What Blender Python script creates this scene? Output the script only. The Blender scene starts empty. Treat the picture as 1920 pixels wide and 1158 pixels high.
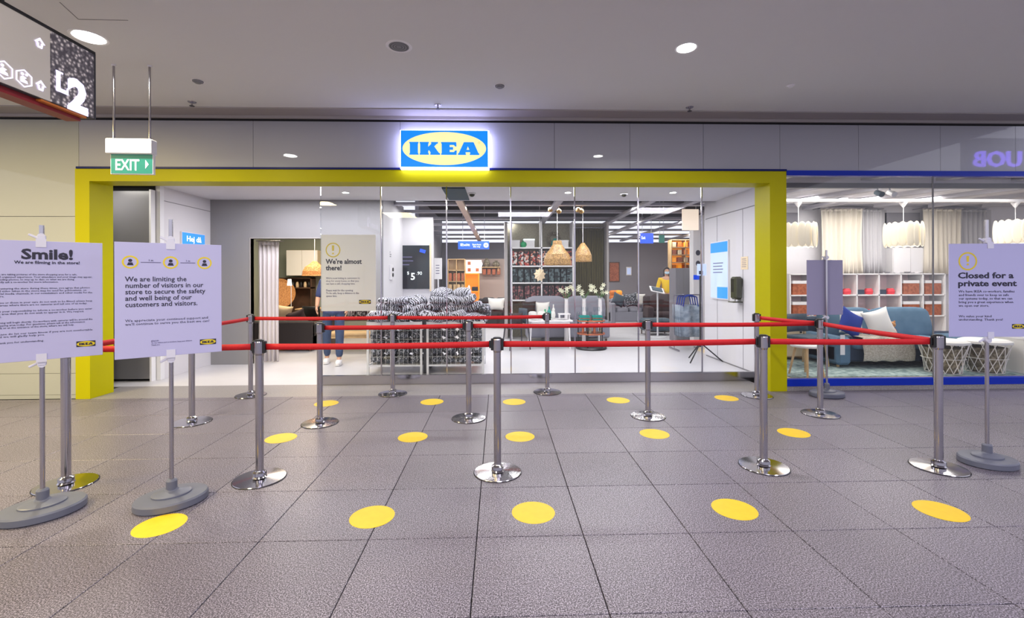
import bpy, math, random
from math import pi, sin, cos, radians as RAD, atan2, sqrt
from mathutils import Vector, Matrix, Euler
random.seed(7)
SC = bpy.context.scene
COL = SC.collection

# ------------------------------------------------------------------ camera
F_, YAW, ROLL, CY, CAMZ = 852.0, 0.030, 0.0034, 521.0, 1.448
_f = Vector((sin(YAW), cos(YAW), 0)); _r0 = Vector((cos(YAW), -sin(YAW), 0)); _u0 = Vector((0, 0, 1))
_r = _r0 * cos(ROLL) - _u0 * sin(ROLL); _u = _r0 * sin(ROLL) + _u0 * cos(ROLL)
cam_d = bpy.data.cameras.new('camera'); cam = bpy.data.objects.new('camera', cam_d); COL.objects.link(cam)
cam_d.sensor_width = 36; cam_d.lens = 36 * F_ / 1920; cam_d.shift_y = -(579 - CY) / 1920; cam_d.clip_start = .05
m = Matrix.Identity(4)
for i in range(3):
    m[i][0] = _r[i]; m[i][1] = _u[i]; m[i][2] = -_f[i]
m[2][3] = CAMZ
cam.matrix_world = m
SC.camera = cam

def ray(px, py):
    return _f + _r * ((px - 960) / F_) - _u * ((py - CY) / F_)
def at(px, py, Y):                      # point of the depth plane Y seen at a pixel
    d = ray(px, py); t = Y / d.y
    return Vector((d.x * t, Y, CAMZ + d.z * t))
def onf(px, py, z=0.0):                 # point of the height plane z seen at a pixel
    d = ray(px, py); t = (z - CAMZ) / d.z
    return Vector((d.x * t, d.y * t, z))
def rect(x0, y0, x1, y1, Y):            # X0, X1, Z0, Z1
    a = at(x0, y1, Y); b = at(x1, y0, Y)
    return a.x, b.x, a.z, b.z

# ------------------------------------------------------------------ light
W = bpy.data.worlds.new('World'); SC.world = W; W.use_nodes = True
bg = W.node_tree.nodes['Background']; bg.inputs[0].default_value = (.80, .80, .92, 1); bg.inputs[1].default_value = .74
SC.view_settings.view_transform = 'Standard'; SC.view_settings.look = 'None'
SC.view_settings.exposure = 0.85; SC.view_settings.gamma = 1.0; SC.view_settings.use_curve_mapping = False
SC.cycles.max_bounces = 8; SC.cycles.transparent_max_bounces = 16; SC.cycles.diffuse_bounces = 4
SC.cycles.sample_clamp_indirect = 4.0; SC.cycles.caustics_reflective = False; SC.cycles.caustics_refractive = False
def area(name, loc, size, power, color=(1, 1, 1), rot=(0, 0, 0), shape='RECTANGLE', spread=180):
    l = bpy.data.lights.new(name, 'AREA'); l.shape = shape; l.size = size[0]; l.size_y = size[1]
    l.energy = power; l.color = color; l.spread = RAD(spread)
    o = bpy.data.objects.new(name, l); o.location = loc; o.rotation_euler = rot; COL.objects.link(o); return o
# mall ceiling lamps behind and above the viewer
area('mall_light', (-3.2, -1.6, 3.40), (1.2, 1.2), 80, (1, .86, .50))
area('mall_light', (-6.0, 2.8, 3.40), (.8, .8), 130, (1, .80, .34))
area('mall_light', (-4.6, .6, 3.40), (.6, .6), 56, (1, .82, .40))
area('mall_light', (-1.3, 1.5, 3.43), (.25, .25), 22, (1, .95, .86))  # unseen lamp added to brighten the hanging directory sign
area('mall_light', (0.8, -1.4, 3.40), (1.6, 1.0), 85, (.88, .84, 1))
area('mall_light', (4.6, -.6, 3.40), (1.2, 1.2), 70, (.92, .88, 1))
area('store_light', (-5.35, 6.25, 2.77), (.5, .2), 5, (1, .96, .88))  # unseen lamp added inside the portal to lighten the dark door leaf
# store lighting, added as area lamps just under the beams and ceilings
area('store_light', (-2.6, 7.0, 2.775), (2.6, .7), 46, (.98, .96, 1))
area('store_light', (1.4, 7.0, 2.775), (2.8, .7), 50, (.98, .96, 1))
area('store_light', (-.9, 9.0, 2.84), (1.6, .07), 22, (1, .98, .96))
area('store_light', (1.8, 9.0, 2.84), (2.6, .07), 40, (1, .98, .96))
area('store_light', (-.3, 11.2, 2.84), (1.2, .07), 30, (1, .98, .96))
area('store_light', (.2, 12.7, 2.84), (4.0, .07), 50, (1, .97, .93))
area('store_light', (4.6, 11.2, 2.84), (3.0, .07), 42, (1, .97, .93))
area('store_light', (-.2, 14.4, 2.84), (3.0, .07), 44, (1, .95, .90))
area('store_light', (4.2, 14.4, 2.84), (4.4, .07), 52, (1, .95, .90))
area('store_light', (6.1, 6.62, 2.86), (3.6, .2), 34, (1, .96, .90))
area('store_light', (6.6, 7.9, 2.86), (3.2, .3), 44, (1, .94, .88))
area('store_light', (-4.0, 9.9, 2.82), (1.6, 1.2), 60, (1, .86, .66))

# ------------------------------------------------------------------ materials
def lin(c):
    return tuple(((v / 255) / 12.92 if v / 255 <= .04045 else ((v / 255 + .055) / 1.055) ** 2.4) for v in c) + (1,)
MATS = {}
def mat(name, rgb=None, rough=.55, metal=0, emit=None, es=1.0, noise=None, bump=None, spec=.5, trans=0, coat=0):
    if name in MATS: return MATS[name]
    M = bpy.data.materials.new(name); M.use_nodes = True; nt = M.node_tree; b = nt.nodes['Principled BSDF']
    b.inputs['Base Color'].default_value = lin(rgb); b.inputs['Roughness'].default_value = rough
    b.inputs['Metallic'].default_value = metal; b.inputs['Specular IOR Level'].default_value = spec
    b.inputs['Coat Weight'].default_value = coat; b.inputs['Coat Roughness'].default_value = .02
    if emit: b.inputs['Emission Color'].default_value = lin(emit); b.inputs['Emission Strength'].default_value = es
    tc = None
    if noise or bump: tc = nt.nodes.new('ShaderNodeTexCoord')
    if noise:                                   # (scale, second colour, detail, lo, hi)
        n = nt.nodes.new('ShaderNodeTexNoise'); n.inputs['Scale'].default_value = noise[0]; n.inputs['Detail'].default_value = noise[2]
        r = nt.nodes.new('ShaderNodeValToRGB'); r.color_ramp.elements[0].position = noise[3]; r.color_ramp.elements[1].position = noise[4]
        r.color_ramp.elements[0].color = lin(rgb); r.color_ramp.elements[1].color = lin(noise[1])
        nt.links.new(tc.outputs['Object'], n.inputs['Vector']); nt.links.new(n.outputs['Fac'], r.inputs[0]); nt.links.new(r.outputs[0], b.inputs['Base Color'])
    if bump:                                    # (scale, strength)
        n2 = nt.nodes.new('ShaderNodeTexNoise'); n2.inputs['Scale'].default_value = bump[0]; n2.inputs['Detail'].default_value = 3
        bp = nt.nodes.new('ShaderNodeBump'); bp.inputs['Strength'].default_value = bump[1]; bp.inputs['Distance'].default_value = .01
        nt.links.new(tc.outputs['Object'], n2.inputs['Vector']); nt.links.new(n2.outputs['Fac'], bp.inputs['Height']); nt.links.new(bp.outputs[0], b.inputs['Normal'])
    MATS[name] = M; return M
def glass_mat(name, tint, refl, rough=0.0):
    M = bpy.data.materials.new(name); M.use_nodes = True; nt = M.node_tree; nt.nodes.clear()
    o = nt.nodes.new('ShaderNodeOutputMaterial'); t = nt.nodes.new('ShaderNodeBsdfTransparent'); g = nt.nodes.new('ShaderNodeBsdfGlossy')
    t.inputs[0].default_value = tint + (1,); g.inputs['Roughness'].default_value = rough
    mx = nt.nodes.new('ShaderNodeMixShader'); lw = nt.nodes.new('ShaderNodeLayerWeight'); lw.inputs[0].default_value = .5
    pw = nt.nodes.new('ShaderNodeMath'); pw.operation = 'POWER'; pw.inputs[1].default_value = 5
    fr = nt.nodes.new('ShaderNodeMath'); fr.operation = 'MULTIPLY_ADD'; fr.inputs[1].default_value = .9; fr.inputs[2].default_value = refl * .06
    nt.links.new(lw.outputs['Facing'], pw.inputs[0]); nt.links.new(pw.outputs[0], fr.inputs[0]); nt.links.new(fr.outputs[0], mx.inputs[0]); nt.links.new(t.outputs[0], mx.inputs[1]); nt.links.new(g.outputs[0], mx.inputs[2]); nt.links.new(mx.outputs[0], o.inputs[0])
    MATS[name] = M; return M
def granite():
    M = bpy.data.materials.new('granite'); M.use_nodes = True; nt = M.node_tree; b = nt.nodes['Principled BSDF']; L = nt.links.new
    tc = nt.nodes.new('ShaderNodeTexCoord'); oi = nt.nodes.new('ShaderNodeObjectInfo')
    off = nt.nodes.new('ShaderNodeVectorMath'); off.operation = 'ADD'
    L(tc.outputs['Object'], off.inputs[0]); L(oi.outputs['Location'], off.inputs[1])
    n = nt.nodes.new('ShaderNodeTexNoise'); n.inputs['Scale'].default_value = 160; n.inputs['Detail'].default_value = 4; n.inputs['Roughness'].default_value = .8
    r = nt.nodes.new('ShaderNodeValToRGB'); e = r.color_ramp.elements
    e[0].position = .41; e[0].color = lin((40, 36, 44)); e[1].position = .60; e[1].color = lin((182, 174, 190))
    a = r.color_ramp.elements.new(.50); a.color = lin((93, 88, 97))
    n2 = nt.nodes.new('ShaderNodeTexNoise'); n2.inputs['Scale'].default_value = 1.3; n2.inputs['Detail'].default_value = 3
    mr = nt.nodes.new('ShaderNodeMapRange'); mr.inputs[3].default_value = .82; mr.inputs[4].default_value = 1.14
    rnd = nt.nodes.new('ShaderNodeMapRange'); rnd.inputs[3].default_value = .93; rnd.inputs[4].default_value = 1.06
    mul = nt.nodes.new('ShaderNodeMath'); mul.operation = 'MULTIPLY'; vm = nt.nodes.new('ShaderNodeVectorMath'); vm.operation = 'SCALE'
    L(off.outputs[0], n.inputs['Vector']); L(off.outputs[0], n2.inputs['Vector']); L(n.outputs['Fac'], r.inputs[0]); L(n2.outputs['Fac'], mr.inputs[0])
    L(oi.outputs['Random'], rnd.inputs[0]); L(mr.outputs[0], mul.inputs[0]); L(rnd.outputs[0], mul.inputs[1])
    L(r.outputs[0], vm.inputs[0]); L(mul.outputs[0], vm.inputs['Scale']); L(vm.outputs[0], b.inputs['Base Color'])
    b.inputs['Roughness'].default_value = .36; b.inputs['Specular IOR Level'].default_value = .35
    bp = nt.nodes.new('ShaderNodeBump'); bp.inputs['Strength'].default_value = .12; bp.inputs['Distance'].default_value = .002
    L(n.outputs['Fac'], bp.inputs['Height']); L(bp.outputs[0], b.inputs['Normal'])
    MATS['granite'] = M; return M
def print_mat(name, cols, scale, kind='noise', dist=2.0):      # flat printed fabric pattern
    M = bpy.data.materials.new(name); M.use_nodes = True; nt = M.node_tree; b = nt.nodes['Principled BSDF']; L = nt.links.new
    tc = nt.nodes.new('ShaderNodeTexCoord'); oi = nt.nodes.new('ShaderNodeObjectInfo'); ad = nt.nodes.new('ShaderNodeVectorMath')
    L(tc.outputs['Object'], ad.inputs[0]); L(oi.outputs['Location'], ad.inputs[1])
    if kind == 'wave':
        n = nt.nodes.new('ShaderNodeTexWave'); n.inputs['Scale'].default_value = scale; n.inputs['Distortion'].default_value = dist; n.inputs['Detail'].default_value = 1.5; n.inputs['Detail Scale'].default_value = 2
    elif kind in ('voronoi', 'dots'):
        n = nt.nodes.new('ShaderNodeTexVoronoi'); n.inputs['Scale'].default_value = scale
    else:
        n = nt.nodes.new('ShaderNodeTexNoise'); n.inputs['Scale'].default_value = scale; n.inputs['Detail'].default_value = 1
    r = nt.nodes.new('ShaderNodeValToRGB'); r.color_ramp.interpolation = 'CONSTANT'; e = r.color_ramp.elements
    if kind == 'noise': pos = [.0] + [.42 + .16 * i / max(1, len(cols) - 2) for i in range(len(cols) - 1)]
    else: pos = [i / len(cols) for i in range(len(cols))]
    e[0].position = pos[0]; e[0].color = lin(cols[0]); e[1].position = pos[1]; e[1].color = lin(cols[1])
    for p, c in zip(pos[2:], cols[2:]): q = e.new(p); q.color = lin(c)
    L(ad.outputs[0], n.inputs['Vector'])
    if kind == 'dots':
        for q, p in zip(list(e), (.0, .28, .42, .62)): q.position = p
    L(n.outputs['Color'] if kind == 'voronoi' else n.outputs['Distance'] if kind == 'dots' else n.outputs['Fac'], r.inputs[0]); L(r.outputs[0], b.inputs['Base Color']); b.inputs['Roughness'].default_value = .75
    MATS[name] = M; return M

granite()
mat('plaster', (216, 216, 217), .9, bump=(40, .05))
mat('trim_grey', (168, 162, 160), .5); mat('black_gap', (14, 13, 16), .8)
mat('fascia', (160, 161, 170), .4, noise=(.4, (164, 165, 172), 2, .3, .7), coat=1.0)
mat('cream_panel', (168, 170, 164), .4, noise=(.5, (172, 173, 166), 2, .3, .7), coat=.8)
mat('yellow_frame', (182, 176, 0), .45, spec=.15); mat('navy', (10, 24, 92), .4, spec=.2); mat('royal_blue', (10, 44, 170), .4, spec=.2)
mat('white_wall', (208, 206, 211), .6, bump=(60, .03)); mat('grey_wall', (134, 133, 137), .7, bump=(60, .03)); mat('dark_panel', (112, 111, 116), .28, noise=(1.2, (122, 121, 124), 2, .3, .7))
mat('store_floor', (204, 202, 207), .32, noise=(2, (197, 195, 200), 3, .3, .7)); mat('threshold', (150, 146, 148), .4, noise=(90, (128, 124, 126), 3, .4, .6))
mat('black_ceiling', (12, 12, 18), .9); mat('beam', (172, 170, 178), .6); mat('tan_beam', (206, 182, 164), .6)
mat('steel', (168, 165, 170), .13, 1, noise=(3, (180, 178, 184), 2, .3, .7)); mat('brushed', (176, 173, 180), .15, 1); mat('chrome', (225, 225, 230), .06, 1)
mat('black_plastic', (20, 20, 24), .4); mat('red_belt', (205, 14, 26), .65, noise=(200, (186, 10, 22), 2, .3, .7)); mat('grey_plastic', (96, 99, 114), .45, bump=(200, .05))
mat('sticker', (228, 190, 24), .5, noise=(18, (222, 184, 20), 2, .3, .7)); mat('board', (176, 175, 214), .5); mat('board_back', (150, 146, 176), .5); mat('ink', (30, 28, 52), .6)
mat('soft_ink', (92, 88, 124), .6); mat('gold_ink', (214, 190, 20), .5); mat('clear_clip', (206, 206, 222), .12); mat('white_plastic', (226, 224, 228), .35)
mat('white', (232, 230, 232), .5); mat('white_metal', (220, 220, 224), .35); mat('dark_grey', (62, 62, 68), .6); mat('grey', (128, 127, 132), .6)
mat('sign_blue', (0, 122, 215), .4, emit=(0, 132, 230), es=.48); mat('sign_yellow', (250, 244, 176), .4, emit=(255, 248, 176), es=.36); mat('led_edge', (240, 240, 255), .4, emit=(200, 200, 255), es=7)
mat('lamp_white', (255, 255, 255), .4, emit=(255, 255, 248), es=14); mat('lamp_soft', (255, 255, 255), .4, emit=(255, 250, 244), es=1.2)
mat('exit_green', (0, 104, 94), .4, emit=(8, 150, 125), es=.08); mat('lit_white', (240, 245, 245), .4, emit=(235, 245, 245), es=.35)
mat('screen_blue', (60, 140, 235), .2, emit=(50, 136, 240), es=.36); mat('screen_pale', (190, 205, 240), .2, emit=(176, 198, 244), es=.25); mat('wayfinding_blue', (20, 70, 214), .4, emit=(20, 70, 220), es=.3)
mat('directory_metal_glow', (176, 170, 166), .34, .2, emit=(190, 180, 168), es=.16); mat('red_trim', (132, 30, 38), .5); mat('orange_trim', (196, 112, 40), .5); mat('neon', (120, 90, 255), .4, emit=(126, 96, 255), es=4.5)  # directory metal emits a little, added to brighten the sign face
mat('glow_white', (240, 238, 255), .4, emit=(222, 216, 255), es=.6); mat('glow_violet', (150, 140, 235), .4, emit=(140, 128, 235), es=.5)
mat('denim', (52, 74, 112), .8, noise=(30, (40, 60, 96), 3, .3, .7)); mat('navy_cloth', (52, 62, 104), .8); mat('skin', (206, 158, 130), .55); mat('hair', (40, 30, 28), .6); mat('yellow_cloth', (242, 200, 30), .8); mat('mask', (186, 216, 236), .7)
mat('sofa_blue', (78, 108, 134), .85, noise=(6, (92, 122, 146), 3, .3, .7), bump=(180, .15)); mat('sofa_navy', (44, 58, 78), .85, bump=(180, .15)); mat('cushion_blue', (24, 52, 142), .85, bump=(160, .1)); mat('cushion_white', (226, 224, 220), .85, bump=(160, .1))
mat('throw', (206, 198, 184), .95, noise=(60, (176, 166, 152), 3, .4, .6), bump=(70, .6)); mat('wood', (206, 176, 132), .5, noise=(9, (190, 156, 110), 4, .3, .7)); mat('dark_wood', (88, 62, 46), .5, noise=(9, (70, 48, 36), 4, .3, .7)); mat('rattan', (206, 150, 92), .7, noise=(60, (160, 106, 58), 2, .4, .6), bump=(60, .5))
mat('rattan_glow', (206, 140, 84), .7, emit=(255, 170, 100), es=.12, noise=(40, (140, 88, 44), 2, .4, .6)); mat('gold_weave', (176, 136, 78), .45, emit=(255, 206, 140), es=.05, noise=(50, (110, 80, 42), 2, .4, .6))
mat('paper_shade', (252, 246, 236), .8, emit=(255, 244, 222), es=.10); mat('paper_petal', (242, 230, 206), .8, emit=(255, 238, 206), es=.12); mat('curtain_cream', (218, 210, 196), .9); mat('curtain_sheer', (186, 184, 188), .9); mat('curtain_olive', (84, 76, 40), .85); mat('curtain_white', (206, 200, 204), .9)
mat('green_wall', (142, 148, 136), .8); mat('beige_wall', (176, 170, 150), .8, noise=(40, (150, 144, 126), 3, .35, .65)); mat('taupe_wall', (178, 160, 152), .8); mat('grey_back', (136, 134, 142), .8)
mat('charcoal', (52, 46, 46), .9, bump=(150, .2)); mat('grey_sofa', (138, 138, 150), .9, bump=(150, .2)); mat('plum', (62, 48, 50), .9, bump=(150, .2)); mat('slate', (70, 84, 96), .9, bump=(150, .2)); mat('beige_cushion', (212, 186, 150), .9)
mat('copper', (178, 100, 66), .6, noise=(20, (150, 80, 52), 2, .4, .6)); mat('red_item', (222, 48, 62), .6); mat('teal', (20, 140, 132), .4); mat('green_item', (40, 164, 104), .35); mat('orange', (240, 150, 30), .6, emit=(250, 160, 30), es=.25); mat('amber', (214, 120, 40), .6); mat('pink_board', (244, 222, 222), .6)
mat('leaf', (74, 110, 50), .6); mat('petal', (236, 236, 206), .6); mat('rug', (166, 184, 182), .95, noise=(14, (120, 142, 142), 4, .42, .58)); mat('tan', (226, 206, 172), .6); mat('bag_blue', (36, 62, 150), .6); mat('bag_grey', (116, 130, 146), .6, noise=(12, (150, 162, 176), 3, .4, .6)); mat('dispenser', (58, 60, 46), .3); mat('wire_dark', (96, 92, 84), .6); mat('wicker', (150, 142, 122), .8, noise=(25, (96, 88, 70), 3, .4, .6))
mat('poster_dark', (8, 11, 22), .15, noise=(2.4, (10, 30, 40), 3, .45, .62)); mat('lightbox', (240, 222, 204), .5, emit=(250, 230, 210), es=.45)
glass_mat('glass', (.955, .965, .965), .40); glass_mat('clear', (.93, .95, .96), .4); glass_mat('drinking_glass', (.86, .9, .92), .5)
print_mat('bw_print', [(34, 34, 40), (190, 190, 202)], 8.5, 'wave', 6.0)
print_mat('bw_speck', [(50, 54, 62), (64, 68, 76), (176, 178, 190)], 34)
print_mat('gift_print', [(36, 28, 32), (168, 58, 50), (206, 196, 190), (40, 34, 38), (190, 128, 108), (46, 40, 44)], 26, 'voronoi')
print_mat('dark_print', [(18, 26, 30), (30, 44, 48), (84, 100, 104), (14, 18, 24)], 20, 'voronoi')
print_mat('wine_print', [(34, 22, 26), (88, 36, 44), (48, 38, 42), (140, 88, 88), (22, 18, 22), (60, 50, 52)], 26, 'voronoi')
print_mat('bokeh', [(236, 230, 228), (176, 170, 172), (120, 116, 122), (92, 88, 96)], 42, 'dots')

# ------------------------------------------------------------------ mesh builder
class MB:
    def __init__(s): s.v = []; s.f = []; s.s = []
    def add(s, vs, fs, smooth=False):
        n = len(s.v); s.v += [tuple(p) for p in vs]; s.f += [tuple(i + n for i in f) for f in fs]; s.s += [smooth] * len(fs); return s
    def box(s, x0, x1, y0, y1, z0, z1):
        return s.add([(x0, y0, z0), (x1, y0, z0), (x1, y1, z0), (x0, y1, z0), (x0, y0, z1), (x1, y0, z1), (x1, y1, z1), (x0, y1, z1)],
                     [(0, 3, 2, 1), (4, 5, 6, 7), (0, 1, 5, 4), (1, 2, 6, 5), (2, 3, 7, 6), (3, 0, 4, 7)])
    def obox(s, c, d, rot=(0, 0, 0), r=0.0):
        t = MB()
        if r: t.rbox(d, r)
        else: t.box(-d[0] / 2, d[0] / 2, -d[1] / 2, d[1] / 2, -d[2] / 2, d[2] / 2)
        E = Euler(rot).to_matrix(); c = Vector(c)
        n = len(s.v); s.v += [tuple(E @ Vector(p) + c) for p in t.v]; s.f += [tuple(i + n for i in f) for f in t.f]; s.s += t.s; return s
    def rbox(s, d, r):
        hx, hy, hz = d[0] / 2, d[1] / 2, d[2] / 2; V = []; ix = {}
        for sx in (-1, 1):
            for sy in (-1, 1):
                for sz in (-1, 1):
                    for k, p in enumerate(((hx, hy - r, hz - r), (hx - r, hy, hz - r), (hx - r, hy - r, hz))):
                        ix[sx, sy, sz, k] = len(V); V.append((sx * p[0], sy * p[1], sz * p[2]))
        fs = []
        def q(*a):
            vs = [Vector(V[i]) for i in a]; c = sum(vs, Vector()) / len(vs); nn = (vs[1] - vs[0]).cross(vs[2] - vs[0])
            fs.append(tuple(a) if nn.dot(c) > 0 else tuple(reversed(a)))
        for g in (-1, 1):
            q(ix[g, -1, -1, 0], ix[g, 1, -1, 0], ix[g, 1, 1, 0], ix[g, -1, 1, 0]); q(ix[-1, g, -1, 1], ix[1, g, -1, 1], ix[1, g, 1, 1], ix[-1, g, 1, 1]); q(ix[-1, -1, g, 2], ix[1, -1, g, 2], ix[1, 1, g, 2], ix[-1, 1, g, 2])
        for a in (-1, 1):
            for b in (-1, 1):
                q(ix[a, b, -1, 0], ix[a, b, 1, 0], ix[a, b, 1, 1], ix[a, b, -1, 1]); q(ix[a, -1, b, 0], ix[a, 1, b, 0], ix[a, 1, b, 2], ix[a, -1, b, 2]); q(ix[-1, a, b, 1], ix[1, a, b, 1], ix[1, a, b, 2], ix[-1, a, b, 2])
                for c in (-1, 1): q(ix[a, b, c, 0], ix[a, b, c, 1], ix[a, b, c, 2])
        return s.add(V, fs)
    def cyl(s, p0, p1, r0, r1=None, n=14, caps=True):
        r1 = r0 if r1 is None else r1; p0, p1 = Vector(p0), Vector(p1); d = (p1 - p0).normalized()
        a = d.cross(Vector((0, 0, 1)) if abs(d.z) < .9 else Vector((1, 0, 0))).normalized(); b = d.cross(a)
        A = [p0 + (a * cos(2 * pi * i / n) + b * sin(2 * pi * i / n)) * r0 for i in range(n)]; B = [p1 + (a * cos(2 * pi * i / n) + b * sin(2 * pi * i / n)) * r1 for i in range(n)]
        s.add(A + B, [(i, (i + 1) % n, n + (i + 1) % n, n + i) for i in range(n)], True)
        if caps: s.add(A, [tuple(range(n))[::-1]]); s.add(B, [tuple(range(n))])
        return s
    def lathe(s, prof, c=(0, 0, 0), n=28, smooth=True, sx=1, sy=1, flute=0, nf=0):
        for (r0, z0), (r1, z1) in zip(prof[:-1], prof[1:]):
            def P(r, z, i):
                t = 2 * pi * i / n; k = 1 + flute * (cos(nf * t)) if nf else 1
                return (c[0] + r * k * cos(t) * sx, c[1] + r * k * sin(t) * sy, c[2] + z)
            if r0 < 1e-6: s.add([P(0, z0, 0)] + [P(r1, z1, i) for i in range(n)], [(0, 1 + (i + 1) % n, 1 + i) for i in range(n)], False)
            elif r1 < 1e-6: s.add([P(0, z1, 0)] + [P(r0, z0, i) for i in range(n)], [(0, 1 + i, 1 + (i + 1) % n) for i in range(n)], False)
            else: s.add([P(r0, z0, i) for i in range(n)] + [P(r1, z1, i) for i in range(n)], [(i, (i + 1) % n, n + (i + 1) % n, n + i) for i in range(n)], smooth)
        return s
    def tube(s, pts, r, n=8):
        for a, b in zip(pts[:-1], pts[1:]): s.cyl(a, b, r, r, n)
        return s
    def ell(s, c, r, e=1.0, n=16, m=8, rot=(0, 0, 0), jit=0, rnd=None):
        E = Euler(rot).to_matrix(); c = Vector(c); V = []
        sp = lambda x: math.copysign(abs(x) ** e, x)
        for j in range(m + 1):
            ph = -pi / 2 + pi * j / m
            for i in range(n):
                t = 2 * pi * i / n; k = 1 + (rnd.uniform(-jit, jit) if rnd and 0 < j < m else 0)
                V.append(c + E @ Vector((r[0] * sp(cos(ph)) * sp(cos(t)) * k, r[1] * sp(cos(ph)) * sp(sin(t)) * k, r[2] * sp(sin(ph)) * k)))
        return s.add(V, [(j * n + i, j * n + (i + 1) % n, (j + 1) * n + (i + 1) % n, (j + 1) * n + i) for j in range(m) for i in range(n)], True)
    def grid(s, fn, nu, nv, th=.004):           # fn(u, v) -> point ; thick sheet
        V = []; 
        for j in range(nv + 1):
            for i in range(nu + 1): V.append(Vector(fn(i / nu, j / nv)))
        nn = (V[1] - V[0]).cross(V[nu + 1] - V[0]).normalized() * th
        K = len(V); V2 = V + [p - nn for p in V]; w = nu + 1; fs = []
        for j in range(nv):
            for i in range(nu):
                a = j * w + i; fs.append((a, a + 1, a + w + 1, a + w)); fs.append((K + a, K + a + w, K + a + w + 1, K + a + 1))
        for i in range(nu): fs.append((i, K + i, K + i + 1, i + 1)); a = nv * w + i; fs.append((a, a + 1, K + a + 1, K + a))
        for j in range(nv): a = j * w; fs.append((a, a + w, K + a + w, K + a)); a = j * w + nu; fs.append((a, K + a, K + a + w, a + w))
        return s.add(V2, fs, True)
    def prism(s, poly, y0, y1):                 # polygon in XZ extruded along Y
        n = len(poly); V = [(x, y0, z) for x, z in poly] + [(x, y1, z) for x, z in poly]
        return s.add(V, [tuple(range(n)), tuple(range(n, 2 * n))[::-1]] + [(i, n + i, n + (i + 1) % n, (i + 1) % n) for i in range(n)])
    def mesh(s, name, material):
        me = bpy.data.meshes.new(name); me.from_pydata(s.v, [], s.f); me.polygons.foreach_set('use_smooth', s.s); me.materials.append(MATS[material]); me.update(); return me
    def build(s, name, material, parent=None, label=None, cat=None, group=None, kind=None, loc=(0, 0, 0), rot=(0, 0, 0)):
        o = bpy.data.objects.new(name, s.mesh(name, material)); COL.objects.link(o); o.location = loc; o.rotation_euler = rot
        if parent is not None: o.parent = parent
        return tag(o, label, cat, group, kind)
def tag(o, label=None, cat=None, group=None, kind=None):
    if label: o['label'] = label
    if cat: o['category'] = cat
    if group: o['group'] = group
    if kind: o['kind'] = kind
    return o
def thing(name, label, cat, loc=(0, 0, 0), rz=0, group=None, kind=None):
    o = bpy.data.objects.new(name, None); COL.objects.link(o); o.location = loc; o.rotation_euler = (0, 0, rz); o.empty_display_size = .05
    return tag(o, label, cat, group, kind)
def dup(root, loc=None, rz=None, label=None, group=None, scale=None, parent=None):
    c = root.copy(); COL.objects.link(c)
    if parent is not None: c.parent = parent
    if loc is not None: c.location = loc
    if rz is not None: c.rotation_euler = (0, 0, rz)
    if scale: c.scale = scale
    if label: c['label'] = label
    if group: c['group'] = group
    for ch in list(root.children): dup(ch, parent=c)
    return c
def _curve_mesh(cu, name, material, M4):
    tmp = bpy.data.objects.new('t', cu); COL.objects.link(tmp); dg = bpy.context.evaluated_depsgraph_get(); dg.update()
    me = bpy.data.meshes.new_from_object(tmp.evaluated_get(dg)); bpy.data.objects.remove(tmp); bpy.data.curves.remove(cu)
    me.transform(M4); me.materials.clear(); me.materials.append(MATS[material]); me.name = name; return me
def text(body, size, material, parent, x, y, z, name='lettering', width=None, align='CENTER', bold=0.0, depth=.001, line=1.0, res=2, shear=0, rotz=0):
    """upright text whose face looks towards local -Y; (x, z) = anchor on the baseline; width fits it"""
    cu = bpy.data.curves.new('t', 'FONT'); cu.body = body; cu.size = size; cu.align_x = align; cu.extrude = depth; cu.offset = bold * size; cu.resolution_u = res; cu.space_line = line; cu.shear = shear
    me = _curve_mesh(cu, name, material, Matrix.Rotation(pi / 2, 4, 'X'))
    if width and len(me.vertices):
        xs = [v.co.x for v in me.vertices]; w = max(xs) - min(xs)
        if w > 0: me.transform(Matrix.Scale(width / w, 4, (1, 0, 0)))
    o = bpy.data.objects.new(name, me); COL.objects.link(o); o.location = (x, y, z); o.rotation_euler = (0, 0, rotz)
    if parent is not None: o.parent = parent
    return o
def loops(lps, material, parent, x, y, z, name, depth=.002, sx=1, sz=1):
    cu = bpy.data.curves.new('t', 'CURVE'); cu.dimensions = '2D'; cu.fill_mode = 'BOTH'; cu.extrude = depth
    for lp in lps:
        sp = cu.splines.new('POLY'); sp.points.add(len(lp) - 1)
        for i, (a, b) in enumerate(lp): sp.points[i].co = (a * sx, b * sz, 0, 1)
        sp.use_cyclic_u = True
    me = _curve_mesh(cu, name, material, Matrix.Rotation(pi / 2, 4, 'X'))
    o = bpy.data.objects.new(name, me); COL.objects.link(o); o.location = (x, y, z)
    if parent is not None: o.parent = parent
    return o
def disc(rx, rz, n=32, cx=0, cz=0): return [(cx + rx * cos(2 * pi * i / n), cz + rz * sin(2 * pi * i / n)) for i in range(n)]
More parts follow.
